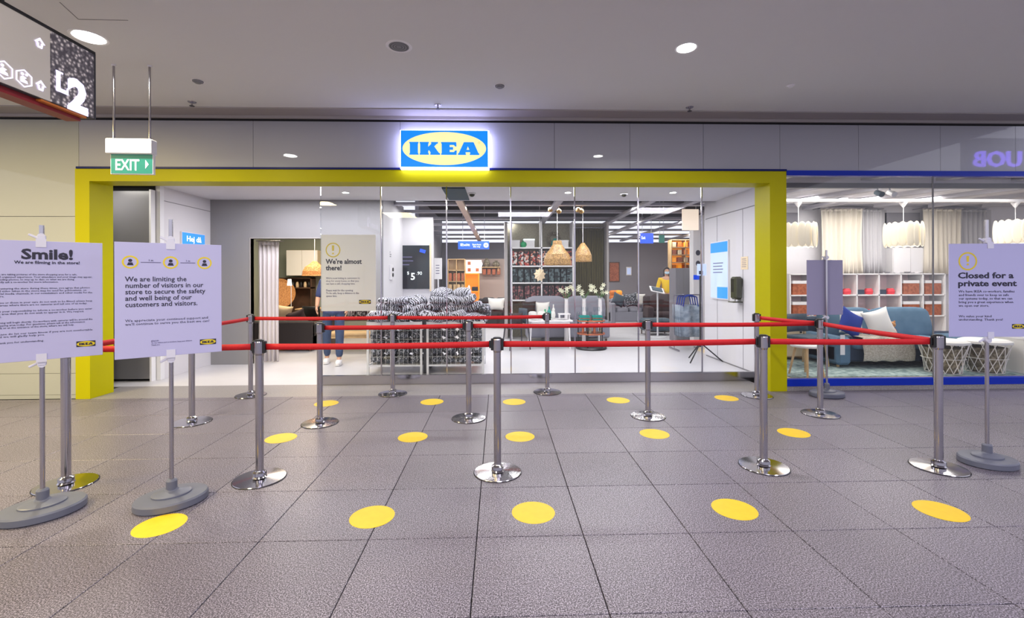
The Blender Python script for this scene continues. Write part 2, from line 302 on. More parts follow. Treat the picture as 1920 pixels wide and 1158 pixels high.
LET = {'I': ([[(.0, 0), (.64, 0), (.64, .10), (.60, .13), (.60, .87), (.64, .90), (.64, 1), (0, 1), (0, .90), (.04, .87), (.04, .13), (0, .10)]], .64),
 'K': ([[(0, 0), (.64, 0), (.64, .10), (.60, .13), (.60, .30), (.66, .37), (.78, .13), (.74, .10), (.74, 0), (1.42, 0), (1.42, .12), (1.34, .16), (1.02, .66), (1.20, .86), (1.28, .89), (1.28, 1), (.80, 1), (.80, .89), (.82, .86), (.60, .62), (.60, .87), (.64, .90), (.64, 1), (0, 1), (0, .90), (.04, .87), (.04, .13), (0, .10)]], 1.42),
 'E': ([[(0, 0), (1.08, 0), (1.10, .34), (.98, .34), (.90, .22), (.60, .22), (.60, .40), (.84, .40), (.84, .61), (.60, .61), (.60, .78), (.90, .78), (.98, .66), (1.08, .66), (1.06, 1), (0, 1), (0, .90), (.04, .87), (.04, .13), (0, .10)]], 1.10),
 'A': ([[(0, 0), (.56, 0), (.56, .10), (.52, .13), (.55, .22), (.84, .22), (.88, .13), (.83, .10), (.83, 0), (1.50, 0), (1.50, .10), (1.44, .14), (1.10, 1), (.42, 1), (.06, .14), (0, .10)], [(.60, .40), (.70, .68), (.80, .40)]], 1.50)}
def wordmark(material, parent, cx, y, cz, w, h, name='lettering', depth=.002):
    tot = sum(LET[c][1] for c in 'IKEA') + .24; k = w / tot; lps = []; x = 0
    for c in 'IKEA':
        lps += [[(px + x, pz) for px, pz in lp] for lp in LET[c][0]]; x += LET[c][1] + .08
    return loops(lps, material, parent, cx - w / 2, y, cz - h / 2, name, depth, k, h)
def small_logo(parent, cx, y, cz, w=.09, h=.036):
    MB().box(cx - w / 2, cx + w / 2, y - .001, y, cz - h / 2, cz + h / 2).build('logo_plate', 'ink', parent)
    loops([disc(w * .48, h * .46, 24, cx, cz)], 'gold_ink', parent, 0, y - .0015, 0, 'logo_oval', .0006)
    wordmark('ink', parent, cx, y - .0026, cz, w * .72, h * .42, 'logo_lettering', .0006)
def ring(parent, cx, y, cz, r, w, material='gold_ink', name='ring', sx=1):
    return loops([disc(r * sx, r, 32, cx, cz), disc((r - w) * sx, r - w, 32, cx, cz)], material, parent, 0, y, 0, name, .0008)

YF = 5.66          # face of the shop front
YG = 6.28          # glass line of the entrance
# ================================================================== SETTING
# ---- mall floor: slab, and every granite tile near enough to be told apart
fl = MB().box(-14, 26, -12, YF + .9, -.12, -.012).build('floor', 'black_gap', None, 'grey speckled granite paving of the mall concourse', 'floor', kind='structure')
tm = MB().obox((0, 0, 0), (.595, .595, .014), r=.0018).mesh('floor_tile', 'granite')
X0, Y0, T = -1.3256, 1.9452, .6
nt_ = 0
for j in range(-2, 6):
    for i in range(-9, 15):
        x = X0 + T * (i + .5); y = Y0 + T * (j + .5)
        if abs(x) > 1.25 * y + 2.0: continue
        o = bpy.data.objects.new('floor_tile', tm); COL.objects.link(o); o.parent = fl
        o.location = (x, y, -.007 + random.uniform(-.0004, .0004)); nt_ += 1
# last row against the shop front
tm2 = MB().obox((0, 0, 0), (.595, .112, .014), r=.0018).mesh('floor_tile', 'granite')
for i in range(-9, 15):
    o = bpy.data.objects.new('floor_tile', tm2); COL.objects.link(o); o.parent = fl; o.location = (X0 + T * (i + .5), Y0 + 3.6 + .058, -.007)
fm = MB()
for j in range(-20, -2):
    for i in range(-20, 40):
        x = X0 + T * i; y = Y0 + T * j
        fm.box(x + .0025, x + T - .0025, y + .0025, y + T - .0025, -.012, 0)
for j in range(-2, 6):
    for i in list(range(-20, -9)) + list(range(15, 40)) + list(range(-9, 15)):
        x = X0 + T * (i + .5); y = Y0 + T * (j + .5)
        if -9 <= i < 15 and abs(x) <= 1.25 * y + 2.0: continue
        fm.box(x - .2975, x + .2975, y - .2975, y + .2975, -.012, 0)
fm.build('far_paving', 'granite', fl, kind='stuff')
MB().box(-5.1, 3.5, YF + .0, YG + .02, -.1, -.001).build('threshold_stone', 'threshold', fl)
MB().box(-8, 26, YG + .02, 20, -.12, -.001).build('floor', 'store_floor', None, 'glossy pale grey floor inside the store', 'floor', kind='structure')

# ---- mall ceiling
ZC = 3.45
cl = MB().box(-9, 6.9, -3.2, 5.40, ZC, ZC + .15).build('ceiling', 'plaster', None, 'smooth pale plaster ceiling of the mall concourse', 'ceiling', kind='structure')
MB().box(-9, 6.9, 5.42, YF + .02, ZC + .005, ZC + .15).build('edge_strip', 'trim_grey', cl)
MB().box(-9, 6.9, 5.40, 5.42, ZC + .02, ZC + .15).build('shadow_gap', 'black_gap', cl)
MB().box(-9, 6.9, 5.385, 5.40, ZC - .012, ZC + .0).build('edge_bead', 'trim_grey', cl)
b = MB(); p0, p1 = onf(112, 4, ZC), onf(147, 36, ZC); p2 = onf(240, 38, ZC)
for a, c in ((p0, p1), (p1, p2)):
    d = c - a; b.obox(((a.x + c.x) / 2, (a.y + c.y) / 2, ZC - .0005), (d.length, .006, .003), (0, 0, atan2(d.y, d.x)))
b.build('access_joint', 'grey', cl)

# ---- shop front wall: fascia panels and cream panels on the left
ZT, ZR = 3.39, 2.80
wf = MB().box(-9, 14, YF + .045, YF + .25, ZR, ZC + .1).build('wall_front', 'grey', None, 'glossy grey panelled fascia of the shop front above the entrance', 'wall', kind='structure')
MB().box(-9, -5.35, YF + .045, YF + .25, 0, ZR).build('wall_backing', 'grey', wf)
MB().box(-9, 14, YF + .03, YF + .046, ZT, ZT + .028).build('shadow_line', 'black_gap', wf)
MB().box(-9, 14, YF + .0, YF + .046, ZT + .028, ZC + .004).build('top_strip', 'trim_grey', wf)
seams = [at(x, 280, YF).x for x in (-400, -260, 145, 473, 750, 1040, 1182, 1320, 1464, 1612, 1766)]
seams += [seams[-1] + 1.0 * k for k in range(1, 6)]
for a, c in zip(seams[:-1], seams[1:]):
    zb = ZR if c > -4.9 else 2.215
    MB().box(a + .002, c - .002, YF + .02, YF + .045, zb + .002, ZT - .002).build('fascia_panel' if c > -4.9 else 'wall_panel', 'fascia' if c > -4.9 else 'cream_panel', wf)
lx = [-8.6, -7.4, -6.2, at(141, 500, YF).x]
for a, c in zip(lx[:-1], lx[1:]):
    for z0, z1 in ((.0, .05), (.05, .31), (.31, 2.213)):
        MB().box(a + .002, c - .002, YF + .02, YF + .045, z0 + .002, z1 - .002).build('wall_panel', 'cream_panel', wf)
# ---- yellow portal
xl0, xl1 = at(141, 500, YF).x, at(168, 500, YF).x; xr0, xr1 = at(1444, 500, YF).x, at(1475, 500, YF).x
yp = thing('trim_1', 'bright yellow portal frame around the store entrance', 'portal', kind='structure')
MB().box(xl0, xl1, YF, YF + .34, 0, 2.79).build('left_upright', 'yellow_frame', yp)
MB().box(xr0, xr1, YF, YF + .34, 0, 2.79).build('right_upright', 'yellow_frame', yp)
MB().box(xl1, xr0, YF, YF + .28, 2.64, 2.79).build('header', 'yellow_frame', yp)
MB().box(xl0 + .02, xr1, YF - .012, YF + .05, 2.79, 2.815).build('trim_2', 'navy', None, 'thin navy rail along the top of the yellow portal', 'rail', kind='structure')
# ---- vestibule ceiling and walls
ZV = 2.79
vc = MB().box(-5.9, 3.95, YF + .25, 7.92, ZV, ZV + .12).build('ceiling', 'white_wall', None, 'low white ceiling just inside the glass entrance', 'ceiling', kind='structure')
a = rect(838, 353, 875, 373, 7.3)
p = onf(856, 363, ZV); MB().box(p.x - .17, p.x + .17, p.y - .52, p.y + .5, ZV - .02, ZV - .001).build('grey_hatch', 'slate', vc)
XL = -4.87; XR = 3.84
wl = MB().box(XL - .12, XL, 6.74, 7.86, 0, ZV).build('wall_left', 'white_wall', None, 'white side wall left inside the entrance with a small blue screen', 'wall', kind='structure')
MB().box(XL - .001, XL + .003, 6.76, 7.84, 2.585, 2.595).build('joint', 'grey', wl)
MB().box(XL - .16, XL + .012, 6.68, 6.76, 0, ZV).build('jamb', 'white_metal', wl)
dk = MB().box(-5.95, XL - .06, 6.60, 6.66, .035, 2.70).build('door_1', 'dark_panel', None, 'dark grey sliding door leaf behind the left of the portal', 'door', kind='structure')
MB().box(-6.0, XL - .05, 6.66, 6.72, 0, ZV).build('door_backing', 'black_gap', dk)
MB().box(XL - .07, XL - .045, 6.585, 6.67, 0, 2.72).build('edge_profile', 'white_metal', dk)
MB().box(-5.1 - .9, -5.1 - .8, YF + .25, 6.72, 0, ZV).build('wall_left', 'dark_panel', None, 'dark return wall behind the left upright of the portal', 'wall', kind='structure')
wr = MB().box(XR, XR + .02, YF + .40, 8.32, 0, 3.4).build('wall_right', 'white_wall', None, 'white side wall right inside the entrance with a tall screen', 'wall', kind='structure')
MB().box(XR - .004, XR + .001, YF + .34, 8.3, 2.515, 2.53).build('picture_rail', 'grey', wr)
MB().box(XR - .003, XR + .001, YF + .34, 8.3, .0, .02).build('skirting_line', 'grey', wr)
MB().box(XR - .003, XR + .001, 7.02, 7.028, .0, 2.52).build('joint', 'grey', wr)
MB().box(XR - .003, XR + .001, 7.86, 7.868, .0, 2.52).build('joint', 'grey', wr)
MB().box(xr1 - .18, XR, YF + .345, YF + .40, 0, ZV).build('wall_right', 'white_wall', None, 'narrow return between the right upright and the side wall', 'wall', kind='structure')
# grey partition with the curtained opening
YW = 7.84; dx0, dx1, dz = at(470, 500, YW).x, at(694, 500, YW).x, at(500, 447, YW).z; XE = at(716, 500, YW).x
wb = MB().box(XL - .1, dx0, YW, YW + .1, 0, 2.95).build('wall_back', 'grey_wall', None, 'mid grey partition left of centre with a curtained opening', 'wall', kind='structure')
MB().box(dx0, dx1, YW, YW + .1, dz, 2.95).build('lintel', 'grey_wall', wb)
MB().box(dx1, XE, YW, YW + .1, 0, 2.95).build('pier', 'grey_wall', wb)
t = MB(); t.box(dx0 - .012, dx0, YW - .008, YW + .1, 0, dz + .012); t.box(dx0, dx1, YW - .008, YW + .1, dz, dz + .012); t.build('opening_trim', 'trim_grey', wb)
Y2 = 9.55; xs2 = at(812, 500, Y2).x
MB().box(XE - .1, XE, YW + .1, Y2 + .1, 0, 2.95).build('wall_left', 'white_wall', None, 'white receding wall right of the curtained partition', 'wall', kind='structure')
MB().box(XE, xs2, Y2, Y2 + .12, 0, 2.72).build('wall_back', 'white_wall', None, 'pale panel wall carrying the dark price poster', 'wall', kind='structure')
# small room behind the opening
MB().box(-5.9, XE - .1, 12.0, 12.1, 0, 2.9).build('wall_back', 'green_wall', None, 'sage green back wall of the furnished room', 'wall', kind='structure')
MB().box(-5.95, -5.85, YW + .1, 12.1, 0, 2.9).build('wall_left', 'green_wall', None, 'sage green side wall of the furnished room', 'wall', kind='structure')
MB().box(-5.95, XE - .1, YW + .1, 12.1, 2.86, 2.92).build('ceiling', 'white_wall', None, 'ceiling of the furnished room', 'ceiling', kind='structure')
MB().box(XE - .1, XE + .0, Y2 + .1, 12.1, 0, 2.9).build('wall_right', 'white_wall', None, 'side wall between furnished room and sales floor', 'wall', kind='structure')
# open store ceiling with beams
oc = MB().box(-2.1, 14, 7.9, 17.2, 3.6, 3.7).build('ceiling', 'black_ceiling', None, 'black open store ceiling with pale beams', 'ceiling', kind='structure')
MB().box(-2.1, 3.95, 7.90, 7.93, ZV, 3.6).build('bulkhead', 'black_ceiling', oc)
bm_ = MB().box(-2.05, 13.8, 0, .17, 2.86, 2.91).mesh('beam', 'beam')
for y in (8.75, 9.75, 10.85, 12.1, 13.5, 15.0, 16.5):
    o = bpy.data.objects.new('beam', bm_); COL.objects.link(o); o.parent = oc; o.location = (0, y, 0)
for X, mm in ((-.69, 'tan_beam'), (1.09, 'beam'), (2.75, 'beam'), (3.55, 'beam'), (4.6, 'beam'), (6.2, 'beam')):
    MB().box(X - .06, X + .06, 7.95, 16.9, 2.80, 2.86).build('beam', mm, oc)
MB().box(-2.1, 14, 17.0, 17.1, 0, 2.78).build('wall_back', 'grey_back', None, 'plain grey wall at the far end of the store', 'wall', kind='structure')
MB().box(-2.2, -2.1, 12.1, 17.1, 0, 3.6).build('wall_left', 'grey_back', None, 'grey far side wall of the sales floor', 'wall', kind='structure')

# ---- entrance glazing
wg = thing('window_1', 'tall frameless glass panels across the store entrance', 'window', kind='structure')
gx = [at(x, 600, YG).x for x in (602, 715, 838, 958, 1078, 1197, 1316, 1440)]
for k, (a, c) in enumerate(zip(gx[:-1], gx[1:])):
    MB().box(a + .006, c - .006, YG - .006, YG + .006, .12, ZV - .002).build('glass_pane', 'glass', wg)
    MB().box(c - .008, c + .008, YG - .012, YG + .012, .0, ZV).build('joint_profile', 'brushed', wg)
MB().box(gx[0] - .01, gx[-1] + .02, YG - .022, YG + .022, 0, .125).build('bottom_rail', 'brushed', wg)
MB().box(gx[0] - .004, gx[0] + .004, YG - .01, YG + .01, .12, ZV).build('edge_profile', 'clear', wg)

# ---- right display window
w2 = thing('window_2', 'wide display window with blue rails right of the yellow portal', 'window', kind='structure')
XW0 = xr1; XW1 = 11.0; xj = at(1753, 500, YF).x
for a, c in ((XW0 + .004, xj - .004), (xj + .004, xj + 2.1), (xj + 2.108, XW1)):
    MB().box(a, c, YF + .02, YF + .032, .15, 2.735).build('glass_pane', 'glass', w2)
MB().box(xj - .006, xj + .006, YF + .018, YF + .034, .15, 2.735).build('joint_profile', 'grey', w2)
MB().box(XW0, XW1, YF - .01, YF + .07, 2.735, 2.80).build('top_rail', 'royal_blue', w2)
MB().box(XW0, XW1, YF - .004, YF + .07, .062, .15).build('bottom_rail', 'royal_blue', w2)
MB().box(XW0, XW1, YF + .004, YF + .08, 0, .062).build('plinth', 'threshold', w2)
MB().box(XR + .1, 14, YF + .08, 8.9, -.002, .06).build('floor', 'tan', None, 'pale platform floor of the window display', 'floor', kind='structure')
dc = MB().box(XR + .1, 14, YF + .25, 9.0, 2.88, 2.95).build('ceiling', 'white_wall', None, 'white ceiling above the window display', 'ceiling', kind='structure')
for k in range(7):
    x = XR + .9 + k * 1.1
    MB().obox((x, 7.3, 2.845), (.12, 3.1, .07), (0, 0, RAD(24))).build('ceiling_batten', 'beam', dc)

# ================================================================== CEILING FIXTURES
def downlight(px, py, r, label):
    p = onf(px, py, ZC); t = thing('ceiling_downlight', label, 'ceiling light', (p.x, p.y, ZC), group='round ceiling fixtures of the concourse')
    MB().lathe([(r * .8, -.001), (r, -.001), (r * 1.22, -.004), (r * 1.25, 0)], n=28).build('rim', 'white_plastic', t)
    MB().lathe([(0, -.003), (r, -.003)], n=28).build('lens', 'lamp_white', t); 
    a = area('downlight', (p.x, p.y, ZC - .02), (.16, .16), 26, (1, .95, .88) if px > 900 else (1, .93, .72), shape='DISK', spread=150); return t
downlight(167, 70, .105, 'bright round downlight above the left hanging directory sign')
downlight(1287, 90, .078, 'bright round downlight in the ceiling right of centre')
p = onf(748, 87, ZC); t = thing('ceiling_speaker', 'round grey speaker grille in the ceiling left of centre', 'speaker', (p.x, p.y, ZC))
MB().lathe([(.085, -.003), (.108, -.003), (.112, 0)], n=28).build('rim', 'white_plastic', t); MB().lathe([(0, -.004), (.05, -.005), (.086, -.003)], n=28).build('grille', 'grey', t)
for k in range(3): MB().lathe([(.025 + .022 * k, -.0062), (.030 + .022 * k, -.0062)], n=24).build('grille_ring', 'dark_grey', t)
for px, py, lab in ((937, 161, 'small round detector in the ceiling above the lit store sign'), (371, 152, 'small round detector in the ceiling above the exit sign rods'), (1482, 160, 'tiny flush disc in the ceiling right of the bright downlight')):
    p = onf(px, py, ZC); r = .05 if px != 1482 else .035; t = thing('smoke_detector', lab, 'detector', (p.x, p.y, ZC))
    MB().lathe([(0, -.022), (r * .55, -.022), (r * .6, -.014), (r * .95, -.01), (r, 0)], n=20).build('body', 'grey' if px != 1482 else 'white_plastic', t)
    MB().lathe([(r, -.001), (r * 1.25, -.001)], n=20).build('rim', 'white_plastic', t)
for px, py, lab in ((821, 203, 'sprinkler head on the ceiling edge above the lit store sign'), (1293, 207, 'sprinkler head on the ceiling edge right of centre'), (360, 197, 'small bracket fitting on the ceiling edge near the exit sign')):
    p = onf(px, py - 6, ZC); t = thing('sprinkler', lab, 'sprinkler', (p.x, min(p.y, 5.36), ZC))
    MB().lathe([(0, -.006), (.04, -.006), (.045, 0)], n=16).build('escutcheon', 'brushed', t)
    MB().cyl((0, 0, -.005), (0, 0, -.035), .010, n=10).build('stem', 'brushed', t); MB().lathe([(0, -.04), (.026, -.044), (.026, -.048), (0, -.05)], n=14).build('deflector', 'dark_grey', t)
for px, py in ((648, 361), (1065, 361), (1262, 361)):
    p = onf(px, py, ZV); t = thing('ceiling_downlight', {648: 'small lit downlight over the curtained opening', 1065: 'small lit downlight above the centre glass panel', 1262: 'small lit downlight near the right side wall'}[px], 'ceiling light', (p.x, p.y, ZV), group='vestibule downlights')
    MB().lathe([(.045, -.002), (.062, -.004), (.064, 0)], n=18).build('rim', 'white_plastic', t); MB().lathe([(0, -.003), (.046, -.003)], n=18).build('lens', 'lamp_white', t)
for px in (885, 1170):
    p = onf(px, 362, ZV); t = thing('dome_camera', 'black dome camera under the vestibule ceiling, %s of the two' % ('left' if px < 1000 else 'right'), 'camera', (p.x, p.y, ZV))
    MB().lathe([(.05, -.02), (.06, -.018), (.062, 0)], n=18).build('base', 'white_plastic', t); MB().ell((0, 0, -.02), (.045, .045, .04), 1, 14, 8).build('dome', 'black_plastic', t)

# ================================================================== LIT STORE SIGN
a0 = at(752, 313, YF - .1); a1 = at(915, 246, YF - .1); w, h = a1.x - a0.x, a1.z - a0.z
t = thing('store_sign', 'lit blue rectangular store sign with yellow oval over the entrance', 'sign', ((a0.x + a1.x) / 2, YF - .06, (a0.z + a1.z) / 2))
MB().box(-w / 2 - .012, w / 2 + .012, -.025, .05, -h / 2 - .014, h / 2 + .012).build('glowing_edge', 'led_edge', t)
MB().box(-w / 2, w / 2, -.06, -.02, -h / 2, h / 2).build('face_panel', 'sign_blue', t)
loops([disc(w * .478, h * .455, 56)], 'sign_yellow', t, 0, -.063, 0, 'oval', .002)
wordmark('sign_blue', t, 0, -.068, 0, w * .80, h * .35, 'lettering', .002)
ring(t, w * .398, -.067, h * .16, .012, .003, 'gold_ink', 'registered_ring')

# ================================================================== HANGING DIRECTORY SIGN
XS = -2.72; ys1 = 3.14; L_ = 2.0; zt, zb = 2.965, 2.525
t = thing('directory_sign', 'long hanging directory sign with white pictograms and L2 at upper left', 'sign', (XS, ys1, zb), RAD(90))
H_ = zt - zb; W2 = .30
MB().box(-L_, 0, 0, .16, 0, H_).build('housing', 'dark_grey', t)
MB().box(-L_, -W2, -.006, 0, .004, H_ - .004).build('brushed_face', 'directory_metal_glow', t)
MB().box(-W2 + .003, -.004, -.008, 0, .004, H_ - .004).build('patterned_face', 'bokeh', t)
MB().box(-L_, .004, -.012, .0, H_ - .006, H_ + .012).build('top_edge', 'black_plastic', t)
MB().box(-.003, .006, -.012, .16, 0, H_).build('end_edge', 'dark_grey', t)
MB().box(-L_, -.06, .03, .12, -.035, 0).build('red_keel', 'red_trim', t); MB().box(-.35, -.05, .0, .03, -.012, 0).build('orange_keel', 'orange_trim', t)
MB().cyl((-.45, .12, H_), (-.45, .12, ZC - zb), .012).build('hanger', 'dark_grey', t); MB().cyl((-1.6, .08, H_), (-1.6, .08, ZC - zb), .012).build('hanger', 'dark_grey', t)
text('L', .17, 'glow_white', t, -.235, -.012, .088, 'letter', bold=.03); [loops([q_], 'glow_white', t, 0, -.0125, 0, 'letter_serif', .0008) for q_ in ([(-.272, .088), (-.19, .088), (-.19, .125), (-.20, .125), (-.206, .10), (-.272, .10)], [(-.272, .198), (-.225, .198), (-.225, .21), (-.272, .21)])]
text('2', .27, 'glow_white', t, -.125, -.012, .012, 'numeral', bold=.05, width=.145)
def hexl(cx, cz, r, n=6): return [(cx + r * cos(pi / 2 + 2 * pi * i / n), cz + r * 1.0 * sin(pi / 2 + 2 * pi * i / n)) for i in range(n)]
for k, (xx) in enumerate((-.455, -.56, -.665, -.77, -.875)):
    loops([hexl(xx, .075, .052), hexl(xx, .075, .044)], 'glow_white', t, 0, -.010, 0, 'pictogram_frame', .0008)
    loops([disc(.009, .009, 12, xx - .010, .098)], 'glow_white', t, 0, -.010, 0, 'pictogram', .0008)
    loops([[(xx - .02, .05), (xx + .02, .05), (xx + .016, .064), (xx + .0, .07), (xx + .014, .082), (xx - .008, .088), (xx - .02, .077)]], 'glow_white', t, 0, -.010, 0, 'pictogram', .0008)
    if k % 2 == 0: loops([disc(.008, .008, 12, xx + .013, .10)], 'glow_white', t, 0, -.010, 0, 'pictogram', .0008)
def arrow(cx, cz, s): return [(cx - .2 * s, cz - .5 * s), (cx + .2 * s, cz - .5 * s), (cx + .2 * s, cz), (cx + .5 * s, cz), (cx, cz + .5 * s), (cx - .5 * s, cz), (cx - .2 * s, cz)]
loops([arrow(-.36, .075, .062), arrow(-.36, .073, .034)], 'glow_white', t, 0, -.010, 0, 'arrow', .0008)
loops([arrow(-.365, .325, .062), arrow(-.365, .323, .034)], 'glow_white', t, 0, -.010, 0, 'arrow', .0008)

# ================================================================== EXIT SIGN
ye = onf(215, 122, ZC).y; a0 = at(210, 327, ye); a1 = at(287, 262, ye); xc = (a0.x + a1.x) / 2
t = thing('exit_sign', 'green EXIT sign hanging on two rods from the ceiling', 'exit sign', (xc, ye, a0.z), RAD(2))
zb0 = at(240, 290, ye).z - a0.z; zb1 = a1.z - a0.z; hw = (a1.x - a0.x) / 2
MB().obox((-.01, 0, (zb0 + zb1) / 2), (2 * hw + .03, .09, zb1 - zb0), r=.008).build('housing', 'white_plastic', t)
MB().box(-hw + .005, hw + .005, -.015, .015, 0, zb0 + .002).build('panel_edge', 'white_plastic', t)
MB().box(-hw + .01, hw, -.018, -.015, .006, zb0 - .002).build('green_face', 'exit_green', t)
text('EXIT', zb0 * .78, 'lit_white', t, -.035, -.0195, zb0 * .20, width=.21, bold=.012)
loops([[(0, 0), (.028, .04), (0, .08)]], 'lit_white', t, hw - .06, -.0195, zb0 * .5 - .04, 'arrow', .001)
for px in (214.5, 280): 
    x = at(px, 200, ye).x - xc; MB().cyl((x, 0, zb1 - .01), (x, 0, ZC - a0.z), .0095, n=12).build('rod', 'brushed', t)
    MB().lathe([(0, -.012), (.018, -.012), (.02, 0)], (x, 0, ZC - a0.z), 14).build('rod_rose', 'white_plastic', t)

# ================================================================== VIOLET NEON ACROSS THE ATRIUM (seen mirrored in the fascia)
p = at(1869, 297, 17.3 + .0)
t = thing('neon_sign', 'violet neon letters across the hall, seen mirrored in the glossy fascia', 'sign', (p.x, -5.9, p.z), RAD(180))
text('UOB', .85, 'neon', t, 0, 0, -.32, width=1.95, bold=.02, depth=.03)
MB().box(-1.4, 1.4, .05, .12, -.8, .8).build('backing_panel', 'dark_grey', t)

# ================================================================== STANCHIONS
SPX = {'A': (124, 908), 'B': (487, 897), 'C': (933, 885), 'D': (1432, 874), 'E': (1760, 876), 'F': (360, 791), 'G': (600, 793), 'H': (879, 784), 'I': (1215, 780), 'J': (1538, 776), 'K': (472, 740), 'L': (740, 734), 'M': (1025, 732), 'N': (1419, 727)}
SLAB = {'A': 'steel queue post with yellow-tinted base between the two left notices, front row', 'B': 'steel queue post with a wide mirror base, second from left in the front row', 'C': 'steel queue post at the centre of the front row',
 'D': 'steel queue post in the front row before the right yellow upright', 'E': 'steel queue post in the front row beside the Closed notice', 'F': 'steel queue post in the middle row just right of the limiting-visitors notice',
 'G': 'steel queue post in the middle row in front of the jeans-clad person', 'H': 'steel queue post in the middle row before the second heap of patterned quilts', 'I': 'steel queue post in the middle row before the tablet stand',
 'J': 'steel queue post in the middle row where three red belts meet', 'K': 'steel queue post in the back row before the white curtain', 'L': 'steel queue post in the back row before the first heap of patterned quilts', 'M': 'steel queue post in the back row before the dining display',
 'N': 'steel queue post in the back row against the right yellow upright'}
def make_post():
    t = thing('queue_post', SLAB['A'], 'queue post', group='steel queue posts of the waiting line')
    MB().lathe([(.172, 0), (.175, .004), (.172, .009), (.12, .0115), (.05, .015), (.034, .034)], n=44).build('base_plate', 'steel', t)
    MB().lathe([(.176, 0), (.178, .003), (.176, .006)], n=44).build('base_edge', 'black_plastic', t)
    MB().lathe([(.045, .028), (.045, .05), (.030, .06), (.028, .064)], n=24).build('collar', 'steel', t)
    MB().cyl((0, 0, .03), (0, 0, .90), .0275, n=28, caps=False).build('pole', 'brushed', t)
    MB().lathe([(.0275, .895), (.033, .91), (.033, .99), (.030, 1.0), (0, 1.003)], n=28).build('belt_head', 'brushed', t)
    b = MB()
    for k in range(3):
        an = k * pi / 2; b.obox((.036 * cos(an), .036 * sin(an), .955), (.022, .034, .088), (0, 0, an), r=.004)
    b.build('belt_slot', 'black_plastic', t)
    MB().lathe([(.031, .995), (.031, 1.006), (.02, 1.010), (0, 1.011)], n=28).build('top_cap', 'black_plastic', t)
    return t
P = {}; post0 = None
for k, (px, py) in SPX.items():
    q = onf(px, py)
    if k == 'N': q.y = min(q.y, 5.46); q.x = at(px, py, q.y).x
    if k in 'KLM': q.y = min(q.y, 5.75)
    P[k] = q
    if post0 is None: post0 = make_post(); o = post0
    else: o = dup(post0, label=SLAB[k])
    o.location = q; o['label'] = SLAB[k]
BN = [('K', 'L', 'red belt between the two back-row posts on the left, across the jeans'), ('L', 'M', 'red belt in the back row crossing above the patterned quilt bins'), ('K', 'F', 'red belt rising from the limiting-visitors notice to the curtain'),
 ('F', 'A', 'red belt running back from the left front post, mostly behind the limiting-visitors notice'), ('A', 'B', 'red belt of the front row behind the limiting-visitors notice'), ('B', 'C', 'red belt of the front row across the patterned quilt bins'),
 ('C', 'D', 'red belt of the front row from the centre post to the yellow upright'), ('D', 'E', 'red belt of the front row across the display window'), ('G', 'H', 'red belt of the middle row in front of the quilt bins'),
 ('H', 'I', 'red belt of the middle row before the dining display'), ('I', 'J', 'red belt of the middle row crossing the right side wall'), ('N', 'J', 'short red belt slanting from the back post by the yellow upright'), ('J', 'E', 'red belt slanting forward across the blue sofa to the Closed notice')]
for a, c, lab in BN:
    p, q = P[a], P[c]; d = (q - p); Ln = d.length; u = d / Ln; s0, s1 = p + u * .046, q - u * .046; sag = .010 * Ln
    rz = atan2(d.y, d.x); nv = Vector((-u.y, u.x, 0))
    t = thing('belt', lab, 'belt', (s0.x, s0.y, 0), rz, group='red barrier belts')
    ll = (s1 - s0).length
    def fn(uu, vv, ll=ll, sag=sag): return (uu * ll, .003 * sin(uu * 9), .934 + .044 * vv - sag * 4 * uu * (1 - uu) * .35)
    MB().grid(fn, 16, 1, .0016).build('webbing', 'red_belt', t)
    MB().obox((ll - .006, 0, .955), (.016, .012, .056), r=.002).build('end_clip', 'black_plastic', t)

# ================================================================== FLOOR STICKERS
ST = [(300, 984), (698, 968), (1000, 960), (1377, 954), (1763, 957), (527, 821), (774, 819), (975, 818), (1227, 813), (1488, 811), (612, 756), (810, 753), (964, 753), (1159, 750), (1362, 746)]
SL = ['in front of the limiting-visitors notice base', 'second from left in the front row', 'in the middle of the front row', 'in the front row, second from right', 'rightmost of the front row',
 'in the middle row beside the left queue post', 'in the middle row, second from left', 'in the middle of the middle row', 'in the middle row beneath a queue post', 'rightmost of the middle row',
 'in the back row half behind a queue post', 'in the back row, second from left', 'in the middle of the back row', 'in the back row, second from right', 'rightmost of the back row near the yellow upright']
sm = MB().lathe([(.0, .0012), (.131, .0012), (.1335, .0)], n=48).mesh('floor_sticker', 'sticker')
for (px, py), lab in zip(ST, SL):
    q = onf(px, py); o = bpy.data.objects.new('floor_sticker', sm); COL.objects.link(o); o.location = (q.x, q.y, .0006)
    tag(o, 'round yellow floor sticker ' + lab, 'floor sticker', 'yellow distance stickers on the granite floor')

